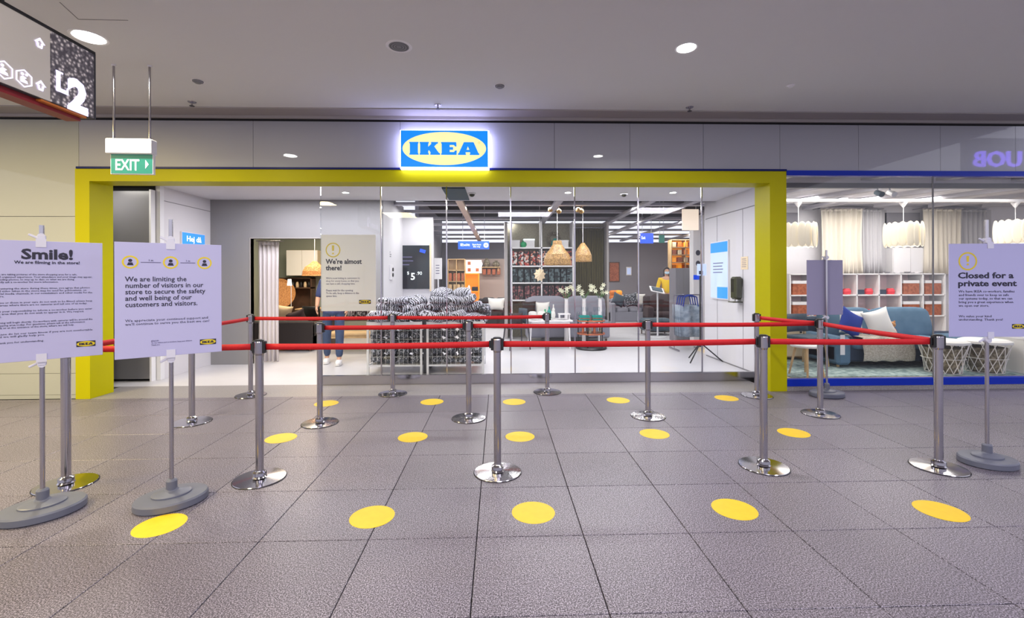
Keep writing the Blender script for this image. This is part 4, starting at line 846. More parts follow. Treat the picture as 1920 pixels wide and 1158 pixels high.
def pendant(loc, prof, material, label, ztop, name='pendant_lamp', flute=0, nf=0, glow=None, cordm='white_plastic', group=None):
    t = thing(name, label, 'lamp', loc, group=group)
    MB().lathe(prof, n=nf * 6 if nf else 28, flute=flute, nf=nf).build('shade', material, t)
    MB().cyl((0, 0, prof[-1][1] - .02), (0, 0, ztop - loc[2]), .005, n=6).build('cord', cordm, t)
    MB().lathe([(.008, -.09), (.05, -.02), (.055, 0), (0, 0)], (0, 0, ztop - loc[2]), 16).build('ceiling_rose', 'white_plastic', t)
    MB().ell((0, 0, (prof[0][1] + prof[-1][1]) / 2), (.035, .035, .045), 1, 10, 6).build('bulb', 'lamp_soft', t)
    return t

# ================================================================== FURNISHED ROOM BEHIND THE OPENING
a = rect(540, 515, 598, 468, 11.7)
t = thing('wall_cabinet', 'white wall cabinet with two doors in the furnished room', 'cabinet', ((a[0] + a[1]) / 2, 11.62, CAMZ + .08)); w = a[1] - a[0]
MB().box(-w / 2, w / 2, 0, .36, 0, .64).build('body', 'tan', t)
for s in (-1, 1): MB().box(min(0, s * w / 2) + .004, max(0, s * w / 2) - .004, -.018, 0, .004, .636).build('door', 'cushion_white', t)
t = thing('open_shelf', 'dark open shelf unit under the white wall cabinet', 'shelf', ((a[0] + a[1]) / 2 - .1, 11.7, 0)); 
MB().box(-.5, .3, 0, .25, 1.20, 1.23).build('shelf_board', 'dark_wood', t); MB().box(-.5, .3, 0, .25, 1.45, 1.48).build('shelf_board', 'dark_wood', t); MB().box(-.5, .3, .25, .27, 0, 1.48).build('back_panel', 'dark_wood', t); MB().box(-.5, -.47, 0, .25, 0, 1.48).build('side_panel', 'dark_wood', t); MB().box(.27, .3, 0, .25, 0, 1.48).build('side_panel', 'dark_wood', t)
for k in range(7): tag(MB().lathe([(0, 0), (.035, 0), (.04, .06), (.03, .12), (.02, .14), (0, .14)], n=12).build('jar', 'beige_cushion' if k % 2 else 'black_plastic', None, 'small %s jar on the dark open shelf, %s from left' % ('beige' if k % 2 else 'black', ('first', 'second', 'third', 'fourth', 'fifth', 'sixth', 'seventh')[k]), 'jar', 'jars on the dark open shelf', loc=((a[0] + a[1]) / 2 - .5 + k * .10, 11.8, 1.231)))
p = at(590, 505, 10.4)
pendant((p.x, 10.4, p.z - .14), [(.27, 0), (.26, .02), (.25, .10), (.20, .20), (.10, .27), (.04, .33)], 'rattan_glow', 'glowing rattan dome pendant in the furnished room', 2.86)
l = bpy.data.lights.new('rattan_bulb', 'POINT'); l.energy = 8; l.color = (1, .72, .45); l.shadow_soft_size = .06; o = bpy.data.objects.new('rattan_bulb', l); o.location = (p.x, 10.4, p.z - .10); COL.objects.link(o)
table((at(595, 600, 11.0).x, 11.0, 0), 0, 'small wooden dining table under the rattan pendant', .8, .6, .75, 'wood', 'dark_wood')
chair((at(592, 600, 10.4).x, 10.38, 0), RAD(170), 'black chair at the wooden dining table', 'black_plastic', 'dark_wood')
q = at(527, 600, 11.3); t = thing('rattan_chair', 'round-backed rattan armchair left in the furnished room', 'armchair', (q.x, 11.2, 0), RAD(25))
MB().lathe([(0, 0), (.30, .02), (.36, .06), (.37, .08), (.30, .05), (0, .035)], n=28).build('round_back', 'rattan', t, loc=(0, .28, 1.08), rot=(RAD(80), 0, 0))
MB().lathe([(0, .38), (.32, .38), (.33, .42), (0, .42)], n=24).build('seat', 'rattan', t); MB().lathe([(.26, 0), (.20, .2), (.24, .38)], n=20).build('pedestal', 'rattan', t)
sofa((at(545, 620, 9.6).x, 9.55, 0), RAD(180), 'low charcoal sofa with its back to the doorway', 1.25, .8, .62, .36, 'charcoal', 2)
cushion((at(522, 590, 9.6).x, 9.70, .70), (.42, .16, .40), 'beige_cushion', 'beige cushion standing on the charcoal sofa', (.2, .2, .2)); cushion((at(552, 590, 9.6).x, 9.70, .62), (.40, .15, .30), 'plum', 'dark cushion beside the beige one on the charcoal sofa', (.2, -.3, 0))
q = at(548, 590, 9.6); t = thing('floor_lamp', 'slim white reading lamp behind the charcoal sofa', 'lamp', (at(546, 590, 10.2).x, 10.2, 0))
MB().lathe([(0, 0), (.12, 0), (.12, .015), (.012, .02)], n=20).build('base', 'white_metal', t); MB().cyl((0, 0, .02), (0, 0, 1.38), .009, n=8).build('pole', 'white_metal', t); MB().cyl((-.02, -.03, 1.30), (-.02, -.03, 1.44), .05, .035, 14).build('lamp_shade', 'lamp_soft', t)
tb = table((at(665, 640, 9.2).x, 9.2, 0), 0, 'low wooden coffee table with thin dark legs below the hanging notice', 1.0, .5, .38, 'wood', 'black_plastic', .04, lr=.010)
for k in range(4):
    o = MB().ell((0, 0, 0), (.11, .14, .12), .7, 14, 7).build('cushion', 'bw_print' if k % 2 else 'bw_speck', None, 'black and white patterned cushion on the dark bench behind the jeans, %s' % ('leftmost', 'second from left', 'third from left', 'rightmost')[k], 'cushion', 'patterned cushions behind the hanging notice', loc=(at(668, 600, 10).x - .36 + .24 * k, 10.0, .715))
t = thing('low_shelf', 'low dark bench carrying patterned cushions below the hanging notice', 'bench', (at(668, 600, 10).x, 10.0, 0)); MB().box(-.5, .5, -.18, .18, .54, .60).build('top', 'dark_wood', t); MB().box(-.5, -.46, -.18, .18, 0, .54).build('side_panel', 'dark_wood', t); MB().box(.46, .5, -.18, .18, 0, .54).build('side_panel', 'dark_wood', t)

# ================================================================== CENTRAL DISPLAY
YD = 10.9
x0, x1 = at(950, 500, YD).x, at(1139, 500, YD).x; xm = at(1078, 500, YD).x
cb = MB().box(x0, x1, YD + .35, YD + .45, 0, 2.79).build('wall_back', 'beige_wall', None, 'beige speckled backdrop of the central display', 'wall', kind='structure')
MB().box(x0 - .05, x0 + .02, YD - .06, YD + .45, 0, 2.79).build('side_post', 'trim_grey', cb); MB().box(x1 - .02, x1 + .03, YD - .02, YD + .45, 0, 2.79).build('side_post', 'trim_grey', cb)
sx0, sx1 = at(959, 500, YD).x, at(1073, 500, YD).x; w = sx1 - sx0
zz = [at(1000, y, YD).z for y in (464, 498, 529, 561)]
t = thing('shelving_unit', 'white shelving unit packed with patterned gift bags in the central display', 'shelf', ((sx0 + sx1) / 2, YD, 0))
for x in (-w / 2, -.02, w / 2): MB().box(x - .015, x + .015, -.14, .30, 0, 2.79).build('upright', 'white', t)
for z in zz: MB().box(-w / 2, w / 2, -.14, .30, z - .03, z).build('shelf_board', 'white', t)
bagm = {}
for r, mm in ((1, 'gift_print'), (2, 'dark_print'), (3, 'wine_print')):
    z = zz[r]; hgt = (zz[r - 1] - zz[r]) * .80; n = 10; bw = w / n * .84
    bmh = MB().prism([(-bw / 2, 0), (bw / 2, 0), (bw / 2 * .94, hgt * .9), (bw / 2 * .7, hgt), (-bw / 2 * .7, hgt), (-bw / 2 * .94, hgt * .9)], -.10, .12).mesh('gift_bag', mm)
    for k in range(n):
        o = bpy.data.objects.new('gift_bag', bmh); COL.objects.link(o); xx = sx0 + w * (k + .5) / n
        if abs(xx - (sx0 + sx1) / 2 + .02) < .02: xx += .03
        o.location = (xx, YD + .02 + rnd.uniform(-.02, .02), z + .001); o.rotation_euler = (0, 0, rnd.uniform(-.08, .08))
        tag(o, {1: 'red and white printed gift bag', 2: 'dark green gift bag', 3: 'wine-red printed gift bag'}[r] + ', %s from left on the %s packed shelf' % (('first', 'second', 'third', 'fourth', 'fifth', 'sixth', 'seventh', 'eighth', 'ninth', 'tenth')[k], ('upper', 'middle', 'lower')[r - 1]), 'bag', {1: 'printed bags on the upper shelf', 2: 'dark bags on the middle shelf', 3: 'wine bags on the lower shelf'}[r])
def vase(x, y, z, r, h, material, label, cat='vase', group=None, name='vase'):
    return MB().lathe([(0, 0), (r * .6, 0), (r, h * .35), (r * .85, h * .7), (r * .35, h * .9), (r * .45, h), (r * .30, h * .98), (0, h * .9)], n=18).build(name, material, None, label, cat, group, loc=(x, y, z))
vase(at(978, 455, YD).x + .05, YD + .02, zz[0], .085, .17, 'green_item', 'bright green jar on top of the white shelving unit'); vase(at(1041, 455, YD).x, YD + .05, zz[0], .10, .22, 'teal', 'teal jar with a wreath on top of the shelving unit')
for px, s, lab in ((966, .11, 'white box left of the green jar'), (992, .13, 'white box right of the green jar'), (1057, .11, 'white box right of the teal jar')):
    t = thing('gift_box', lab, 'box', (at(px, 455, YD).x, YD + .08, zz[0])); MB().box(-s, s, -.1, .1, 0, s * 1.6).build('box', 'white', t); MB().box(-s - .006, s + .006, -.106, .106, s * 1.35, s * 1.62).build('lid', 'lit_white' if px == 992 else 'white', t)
t = thing('wreath', 'olive wreath ring standing behind the teal jar', 'wreath', (at(1041, 440, YD).x, YD + .22, zz[0] + .24))
for k in range(14): MB().ell((.13 * cos(k * 2 * pi / 14), 0, .13 * sin(k * 2 * pi / 14)), (.045, .02, .035), .8, 8, 5, rot=(0, k, 0)).build('leaf', 'wicker', t)
curtain(xm + .05, x1 - .03, YD + .22, .05, at(1100, 426, YD).z, 'dark olive pleated curtain in the central display', 'curtain_olive', 11, .03)
# pendants of woven gold
p = at(1045, 484, 9.3); pendant((p.x, 9.3, p.z - .14), [(.27, 0), (.275, .02), (.275, .12), (.24, .22), (.16, .32), (.10, .42), (.09, .50)], 'gold_weave', 'large woven gold pendant before the shelving unit', 3.6)
p = at(1093, 480, 9.5); pendant((p.x, 9.5, p.z - .12), [(.18, 0), (.185, .02), (.18, .14), (.13, .26), (.06, .36), (.03, .40)], 'gold_weave', 'smaller woven gold pendant before the dark curtain', 3.6)
# star ornament
p = at(1012, 515, 9.6); star = [((.13 if i % 2 == 0 else .095) * cos(pi / 2 + i * pi / 9), (.15 if i % 2 == 0 else .11) * sin(pi / 2 + i * pi / 9)) for i in range(18)]
t = thing('star_ornament', 'tan paper star hanging in front of the shelving unit', 'ornament', (p.x, 9.6, p.z))
b = MB(); n = 18; b.add([(0, -.04, 0)] + [(x, 0, z) for x, z in star] + [(0, .04, 0)], [(0, 1 + i, 1 + (i + 1) % n) for i in range(n)] + [(n + 1, 1 + (i + 1) % n, 1 + i) for i in range(n)]); b.build('star', 'tan', t)
MB().cyl((0, 0, .14), (0, 0, 3.6 - p.z), .002, n=5).build('thread', 'white', t)
# small gold ceiling ornaments
for k, px in enumerate((1032, 1048, 1084, 1090)):
    p = at(px, 393 + (k % 2) * 3, 9.0); o = MB().ell((0, 0, 0), (.05, .05, .05), 1, 12, 7).build('gold_bauble', 'gold_weave', None, 'gold bauble hanging below the beams, %s of four' % ('leftmost', 'second from left', 'third from left', 'rightmost')[k], 'ornament', loc=(p.x, 9.0, p.z))
    MB().cyl((0, 0, .04), (0, 0, 3.6 - p.z), .002, n=5).build('thread', 'gold_weave', o)
# grey bench behind the table
sofa((at(1062, 600, 10.3).x, 10.30, 0), 0, 'grey upholstered bench sofa under the shelving unit', 1.85, .6, 1.02, .46, 'grey_sofa', 2, (0, 0))
# white dining table
q = at(1030, 600, 9.6); table((q.x - .02, 9.55, 0), 0, 'white dining table set with plates and bottles', .92, .62, .58, 'white', 'white', .03)
zt_ = .581; tx = q.x - .02
for k in range(3): MB().lathe([(0, 0), (.06, 0), (.11, .012), (.112, .016), (.06, .006), (0, .006)], n=20).build('plate', 'white', None, 'white plate on the dining table, %s' % ('left', 'middle', 'right')[k], 'plate', loc=(tx - .27 + .27 * k, 9.40, zt_))
def bottle(x, y, z, h, r, material, label, group=None): return MB().lathe([(0, 0), (r, 0), (r, h * .55), (r * .9, h * .65), (r * .35, h * .78), (r * .35, h), (0, h)], n=14).build('bottle', material, None, label, 'bottle', group, loc=(x, y, z))
bottle(tx + .02, 9.62, zt_, .26, .045, 'teal', 'teal bottle in the middle of the dining table'); bottle(tx - .06, 9.7, zt_, .20, .04, 'green_item', 'green bottle left of the teal one'); bottle(tx + .12, 9.7, zt_, .30, .035, 'cushion_white', 'white bottle right of the teal one')
for k in range(3): MB().ell((0, 0, 0), (.09, .06, .08), .6, 12, 6).build('napkin', 'cushion_white', None, 'crumpled white napkin on the dining table, %s' % ('left', 'middle', 'right')[k], 'napkin', loc=(tx - .33 + .2 * k, 9.66, zt_ + .08))
t = thing('tray_stand', 'white tray with small legs on the right of the dining table', 'tray', (tx + .32, 9.5, zt_)); MB().box(-.12, .12, -.1, .1, .10, .12).build('tray', 'white', t)
for sx in (-1, 1): MB().box(sx * .1 - .008, sx * .1 + .008, -.08, .08, 0, .10).build('leg', 'white', t)
chair((at(966, 600, 9.3).x, 9.30, 0), RAD(-70), 'dark grey armchair at the left end of the dining table', 'slate', 'dark_grey', .82); cushion((at(966, 580, 9.3).x + .02, 9.30, .60), (.28, .16, .26), 'plum', 'dark cushion on the grey armchair', (0, 0, .3))
cushion((at(986, 575, 10.2).x + .06, 10.06, .76), (.30, .14, .34), 'charcoal', 'black square cushion at the left end of the grey bench', (-.2, 0, 0)); cushion((at(1008, 575, 10.2).x + .1, 10.06, .75), (.30, .14, .32), 'cushion_white', 'white cushion beside the black one on the grey bench', (-.2, 0, 0))
# bar trolley with glasses
q = onf(1106, 648); XB_ = at(1108, 600, 9.25).x
t = thing('bar_counter', 'round dark-based display counter with copper shelves and glassware', 'counter', (XB_, 9.25, 0))
MB().lathe([(0, 0), (.30, 0), (.32, .02), (.30, .05), (0, .05)], n=28).build('base', 'black_plastic', t)
for z in (.30, .56): MB().lathe([(0, z), (.28, z), (.285, z + .012), (.28, z + .025), (0, z + .025)], n=28).build('shelf', 'copper', t)
for k in range(5): an = .5 + k * 2 * pi / 5; MB().cyl((.26 * cos(an), .26 * sin(an), .04), (.26 * cos(an), .26 * sin(an), .60), .012, n=8).build('upright', 'black_plastic', t)
for k in range(6):
    an = pi + .5 + k * .42; bottle(XB_ + .2 * cos(an), 9.25 + .2 * sin(an) * .8, .326, .17, .028, ('copper', 'drinking_glass', 'wicker')[k % 3], 'small bottle on the lower tier of the round counter, %s from left' % ('first', 'second', 'third', 'fourth', 'fifth', 'sixth')[k], 'bottles on the round counter')
for k in range(2):
    t = thing('glass_box', 'teal glassware box on the round counter, %s' % ('left', 'right')[k], 'box', (XB_ - .15 + .26 * k, 9.20, .586)); MB().box(-.10, .10, -.08, .08, 0, .10).build('box', 'teal', t); MB().box(-.102, .102, -.082, .082, .035, .05).build('band', 'copper', t)
gm = MB().lathe([(0, 0), (.030, .002), (.005, .008), (.005, .07), (.03, .09), (.034, .13), (.028, .17)], n=14).mesh('wine_glass', 'drinking_glass')
for k in range(7):
    o = bpy.data.objects.new('wine_glass', gm); COL.objects.link(o); o.location = (XB_ - .26 + .082 * k, 9.20 + .03 * (k % 2), .686 if abs(-.26 + .082 * k + .15) < .1 or abs(-.26 + .082 * k - .11) < .1 else .586)
    tag(o, 'clear stemmed wine glass on the round counter, %s from left' % ('first', 'second', 'third', 'fourth', 'fifth', 'sixth', 'seventh')[k], 'glass', 'wine glasses on the round counter')
# lilies
for k, px in enumerate((1062, 1095, 1125)):
    q = at(px, 556, 9.9); t = thing('lily_plant', 'white lily bouquet behind the round counter, %s of three' % ('left', 'middle', 'right')[k], 'plant', (q.x, 9.9, 0))
    MB().lathe([(0, 0), (.05, 0), (.045, .6), (.04, .98), (.055, 1.0), (0, .98)], n=14).build('vase', 'white', t); rr = random.Random(k)
    for j in range(6):
        an = j * 1.05 + rr.random(); hx, hy, hz = .15 * cos(an), .08 * sin(an), 1.16 + rr.uniform(-.06, .14)
        MB().cyl((0, 0, .95), (hx, hy, hz), .004, n=5).build('stem', 'leaf', t)
        b = MB()
        for m_ in range(6):
            bb = m_ * pi / 3; d = Vector((cos(bb) * .06, -.03, sin(bb) * .06)); c = Vector((hx, hy, hz)); n1 = Vector((-sin(bb), 0, cos(bb))) * .014
            b.add([c, c + d * .5 + n1, c + d, c + d * .5 - n1, c + d * .5 + Vector((0, .006, 0))], [(0, 1, 4), (1, 2, 4), (2, 3, 4), (3, 0, 4), (0, 3, 2, 1)])
        b.build('flower', 'petal', t)
    for j in range(8):
        an = j * .8; b = MB(); c = Vector((0, 0, 1.0)); e = Vector((.13 * cos(an), .07 * sin(an), 1.12 + .03 * (j % 3))); n1 = Vector((0, 0, .014)); md = (c + e) / 2; b.add([c, md + n1, e, md - n1, md + Vector((.004, .004, 0))], [(0, 1, 4), (1, 2, 4), (2, 3, 4), (3, 0, 4), (0, 3, 2, 1)]); b.build('leaf', 'leaf', t)

# ================================================================== FAR LEFT: LIT SHELVING
YQ = 15.2
a = rect(840, 545, 872, 486, YQ)
def unit(px0, px1, py0, py1, Y, material, label, rows, cols, glow=None):
    a = at(px0, py1, Y); c = at(px1, py0, Y); w = c.x - a.x; z1 = c.z
    t = thing('shelving_unit', label, 'shelf', ((a.x + c.x) / 2, Y, 0)); zb = a.z
    for k in range(cols + 1): x = -w / 2 + w * k / cols; MB().box(x - .012, x + .012, -.15, .15, 0, z1).build('upright', material, t)
    for k in range(rows + 1): z = zb + (z1 - zb) * k / rows; MB().box(-w / 2, w / 2, -.15, .15, z - .012, z + .012).build('shelf_board', material, t)
    MB().box(-w / 2, w / 2, .15, .165, 0, z1).build('back_panel', glow or material, t); MB().box(-w / 2, w / 2, -.15, .15, 0, .04).build('plinth', material, t)
    return t, a.x, w, zb, (z1 - zb) / rows
t, xa, w, zb, rh = unit(841, 872, 486, 548, YQ, 'wood', 'pale wooden shelving unit at far left of the store', 3, 2, 'tan')
for r in range(2):
    for k in range(4):
        MB().obox((0, 0, rh * .35), (w / 4 * .7, .2, rh * .7), r=.01).build('storage_box', 'copper' if r else 'wood', None, ('copper' if r else 'wooden') + ' box on the pale wooden shelving unit, %s from left' % ('first', 'second', 'third', 'fourth')[k], 'box', 'boxes on the pale wooden unit', loc=(xa + w * (k + .5) / 4 + (.008 if k in (1,) else 0), YQ - .02, zb + r * rh + .013))
t, xa, w, zb, rh = unit(873, 898, 513, 546, YQ, 'orange', 'bright orange cube unit at far left of the store', 1, 1, 'orange')
vase(xa + w * .25, YQ, zb + .013, .05, .2, 'white', 'white cone ornament in the orange cube unit'); MB().obox((0, 0, .07), (.20, .2, .14), r=.01).build('storage_box', 'black_plastic', None, 'black box in the orange cube unit', 'box', loc=(xa + w * .7, YQ - .02, zb + .013))
a = rect(873, 513, 903, 488, YQ); t = thing('peg_board', 'white lit pegboard with frames above the orange unit', 'board', ((a[0] + a[1]) / 2, YQ + .1, min(a[2], a[3]) + .02)); w = a[1] - a[0]
MB().box(-w / 2, w / 2, -.02, 0, 0, .44).build('board', 'lightbox', t)
for k, (dx, dz_) in enumerate(((-.15, .28), (-.15, .06), (.12, .06))): MB().box(dx - .05, dx + .05, -.035, -.02, dz_, dz_ + .11).build('frame', 'copper', t)
MB().lathe([(0, 0), (.13, 0), (.13, .03), (0, .03)], (0, 0, 0), 20).build('round_lamp', 'lamp_soft', t, loc=(.16, -.02, .30), rot=(RAD(90), 0, 0))
MB().box(at(838, 500, 16.2).x, at(948, 500, 16.2).x, 16.2, 16.3, 0, at(900, 485, 16.2).z).build('wall_back', 'taupe_wall', None, 'taupe half wall behind the far sofa', 'wall', kind='structure')
q0, q1 = at(899, 500, 15.9), at(938, 500, 15.9); t = thing('wall_shelf', 'wooden wall shelf with woven baskets above the far sofa', 'shelf', ((q0.x + q1.x) / 2, 16.05, q0.z)); w = q1.x - q0.x
MB().box(-w / 2, w / 2, -.15, .15, -.03, 0).build('shelf_board', 'wood', t); MB().box(-w / 2 + .05, -w / 2 + .09, -.1, .15, -.15, -.03).build('bracket', 'wood', t); MB().box(w / 2 - .09, w / 2 - .05, -.1, .15, -.15, -.03).build('bracket', 'wood', t)
vase(q0.x + .25, 16.02, q0.z, .12, .30, 'wicker', 'tall woven basket on the wall shelf', 'basket', name='basket'); vase(q0.x + .58, 16.02, q0.z, .13, .22, 'wicker', 'squat woven basket on the wall shelf', 'basket', name='basket'); vase(q0.x + .08, 16.0, q0.z, .05, .12, 'black_plastic', 'small black pot on the wall shelf', 'pot', name='pot')
for k in range(4): MB().obox((0, 0, -.14), (.12, .16, .2), r=.01).build('storage_box', 'copper', None, 'copper box hanging under the wall shelf, %s from left' % ('first', 'second', 'third', 'fourth')[k], 'box', 'boxes under the wall shelf', loc=(q0.x + .16 + .17 * k, 16.05, q0.z - .035))
sofa((at(925, 560, 13.6).x, 13.6, 0), RAD(-20), 'dark sofa with cream blanket at the far left of the centre', 1.2, .8, .85, .42, 'charcoal', 2)
cushion((at(930, 550, 13.4).x, 13.35, .68), (.5, .2, .36), 'cushion_white', 'cream cushion on the far dark sofa', (-.2, 0, -.3))

# ================================================================== RIGHT OF CENTRE
t1 = sofa((at(1178, 600, 13.6).x, 13.9, 0), 0, 'light grey sofa seen end-on right of the dark curtain', 1.15, .9, .80, .50, 'grey_sofa', 2)
cushion((at(1160, 560, 13.6).x, 13.65, .78), (.36, .16, .36), 'slate', 'dark teal cushion on the light grey sofa', (-.2, .4, 0)); cushion((at(1185, 560, 13.6).x, 13.65, .78), (.4, .16, .38), 'bw_speck', 'white patterned cushion on the light grey sofa', (-.2, -.2, 0)); cushion((at(1196, 560, 13.6).x + .08, 13.66, .78), (.3, .15, .36), 'cushion_white', 'plain white cushion at the right of the light grey sofa', (-.2, .1, 0))
for k in range(5): MB().ell((0, 0, 0), (.13, .10, .09), .6, 12, 6).build('cushion', ('amber', 'orange', 'beige_cushion')[k % 3], None, '%s small cushion piled left of the light grey sofa' % ('amber', 'orange', 'beige', 'brown', 'deep orange')[k], 'cushion', loc=(at(1150 + 9 * (k % 3), 550, 14.8).x, 14.8, .80 + .15 * (k // 3)))
t = thing('display_table', 'low plinth under the orange cushions', 'plinth', (at(1158, 600, 14.8).x, 14.8, 0)); MB().box(-.32, .32, -.2, .2, .0, .66).build('body', 'white', t); MB().box(-.34, .34, -.22, .22, .66, .70).build('top', 'wood', t)
sofa((at(1228, 600, 12.9).x, 12.25, 0), RAD(-8), 'dark plum armchair behind the white tablet stand', .95, .8, .98, .48, 'plum', 1)
t = thing('footstool', 'slate blue footstool in front of the dark armchair', 'footstool', (at(1231, 610, 11.4).x, 11.45, 0)); MB().obox((0, 0, .26), (.72, .5, .30), r=.05).build('cushion', 'slate', t)
for sx in (-1, 1):
    for sy in (-1, 1): MB().cyl((sx * .3, sy * .2, 0), (sx * .3, sy * .2, .12), .015, n=8).build('leg', 'dark_wood', t)
q = onf(1233, 626); t = thing('tablet_stand', 'white pedestal stand with a tilted tablet', 'stand', (at(1233, 600, 10.9).x, 10.9, 0))
MB().lathe([(0, 0), (.20, 0), (.20, .012), (.03, .022)], n=24).build('base', 'white_metal', t); MB().cyl((0, 0, .02), (0, 0, 1.12), .02, n=12).build('pole', 'white_metal', t); MB().obox((-.02, -.02, 1.15), (.34, .24, .02), (RAD(30), .2, 0), r=.005).build('tablet_shelf', 'white', t); MB().obox((-.02, -.03, 1.166), (.26, .17, .008), (RAD(30), .2, 0)).build('tablet', 'slate', t)
t = thing('brochure_table', 'round side table with fruit between the sofas', 'table', (at(1208, 570, 15.2).x, 15.2, 0)); MB().lathe([(0, .78), (.35, .78), (.35, .82), (0, .82)], n=22).build('tabletop', 'tan', t); MB().cyl((0, 0, 0), (0, 0, .78), .04).build('pedestal', 'wood', t)
# framed dark doorway and picture on back wall
a = rect(1142, 528, 1163, 490, 16.9); t = thing('wall_picture', 'dark framed picture on the far grey wall', 'picture', ((a[0] + a[1]) / 2, 16.98, min(a[2], a[3]))); MB().box(-.2, .2, -.03, 0, 0, .74).build('frame', 'dark_wood', t); MB().box(-.17, .17, -.034, -.03, .03, .71).build('canvas', 'copper', t)
a = at(1180, 508, 16.9); t = thing('wall_picture', 'small white framed print on the far grey wall', 'picture', (a.x, 16.98, a.z)); MB().box(-.10, .10, -.02, 0, -.16, .16).build('frame', 'white', t); MB().box(-.07, .07, -.022, -.02, -.12, .12).build('print', 'screen_pale', t)
# lit orange shelving
t, xa, w, zb, rh = unit(1256, 1308, 450, 506, 14.6, 'wood', 'orange-lit wall of shelves behind the yellow-shirted person', 4, 2, 'orange')
for r in range(4):
    for k in range(5): MB().obox((0, 0, rh * .32), (w / 5 * .7, .2, rh * .62), r=.008).build('storage_box', ('amber', 'orange', 'copper', 'tan')[(r + k) % 4], None, '%s box on the orange-lit shelves, %s shelf, %s from left' % (('amber', 'orange', 'copper', 'tan')[(r + k) % 4], ('bottom', 'second', 'third', 'top')[r], ('first', 'second', 'third', 'fourth', 'fifth')[k]), 'box', 'boxes on shelf level %d of the orange-lit wall' % (r + 1), loc=(xa + w * (k + .5) / 5 + (.012 if k == 2 else 0), 14.56, zb + r * rh + .013))
a = rect(1264, 660, 1300, 500, 10.2); t = thing('grey_cupboard', 'plain grey cupboard behind the hanging shopping bags', 'cupboard', ((a[0] + a[1]) / 2, 10.3, 0)); w = a[1] - a[0]; MB().box(-w / 2, w / 2, -.2, .2, 0, 1.66).build('body', 'grey_back', t); MB().box(-w / 2 + .01, w / 2 - .01, -.215, -.2, .06, 1.64).build('door', 'grey', t)
a = rect(1298, 500, 1314, 400, 9.7); t = thing('white_pillar', 'white pillar with black pictograms at the right of the store', 'pillar', ((a[0] + a[1]) / 2 + .05, 9.8, 0)); MB().box(-.12, .12, -.1, .1, 0, 2.80).build('shaft', 'white', t)
for z in (1.75, 1.98): loops([disc(.05, .06, 16, -.02, z)], 'ink', t, 0, -.103, 0, 'pictogram', .001)
MB().box(-.12, .02, -.104, -.1, 1.40, 1.50).build('label_plate', 'wayfinding_blue', t)
# bag rack
xr_ = at(1288, 620, 9.0).x; t = thing('bag_rack', 'metal rack holding grey-blue shopping bags', 'rack', (xr_, 9.0, 0))
for sx in (-1, 1): MB().cyl((sx * .26, 0, 0), (sx * .26, 0, 1.1), .012, n=8).build('upright', 'brushed', t); MB().box(sx * .26 - .015, sx * .26 + .015, -.25, .25, 0, .03).build('foot', 'brushed', t)
MB().cyl((-.26, 0, 1.1), (.26, 0, 1.1), .012, n=8).build('top_bar', 'brushed', t)
for k in range(4):
    b = MB().grid(lambda u, v: ((u - .5) * (.42 + .05 * v), .02 * sin(u * 12 + k), .28 + .62 * v), 14, 4, .02); t = thing('shopping_bag', 'grey-blue shopping bag on the rack, %s' % ('front', 'second', 'third', 'rear')[k], 'bag', (xr_, 8.82 + .11 * k, 0)); b.build('bag_body', 'bag_grey', t)
    s = MB(); s.tube([(-.15, 0, .88), (-.12, 0, 1.06), (-.02, .0, 1.10), (.02, 0, 1.10), (.12, 0, 1.06), (.15, 0, .88)], .012, 6); s.build('handle', 'bag_blue', t)
# tripod sign
q = at(1306, 600, 7.9); t = thing('tripod_sign', 'black tripod stand with a small blue-white sign by the side wall', 'sign', (q.x, 7.75, 0))
MB().cyl((0, 0, .25), (0, 0, 1.50), .014, n=10).build('pole', 'black_plastic', t); MB().box(-.06, .10, -.02, -.012, 1.48, 1.68).build('sign_plate', 'screen_pale', t); MB().box(-.03, .04, -.022, -.02, 1.50, 1.56).build('sign_mark', 'ink', t)
for k in range(3): an = -2.4 + k * 2 * pi / 3; MB().cyl((0, 0, .32), (.36 * cos(an), .30 * sin(an), .01), .011, n=8).build('leg', 'black_plastic', t)

# ================================================================== WINDOW DISPLAY (right)
YS = 8.55; FZ = .06
# lighting rail and spots
q = at(1480, 348, 6.3); rl = thing('lighting_track', 'grey lighting track running along the top of the display window', 'lighting track', (0, 6.3, q.z)); MB().box(XR + .12, 9.5, -.03, .03, -.035, .035).build('rail', 'grey', rl); MB().box(XR + .12, 9.5, -.02, .02, .035, 2.88 - q.z).build('upstand', 'white', rl)
for px in (1645, 1668):
    x = at(px, 355, 6.3).x; t = thing('spotlight', 'small white track spotlight, %s of the pair' % ('left' if px < 1650 else 'right'), 'spotlight', (x, 6.3, q.z - .036)); MB().cyl((0, 0, 0), (0, 0, -.04), .012, n=8).build('arm', 'white_metal', t); MB().cyl((0, .02, -.05), (.0, -.08, -.10), .035, .04, 12).build('head', 'slate' if px < 1650 else 'white', t)
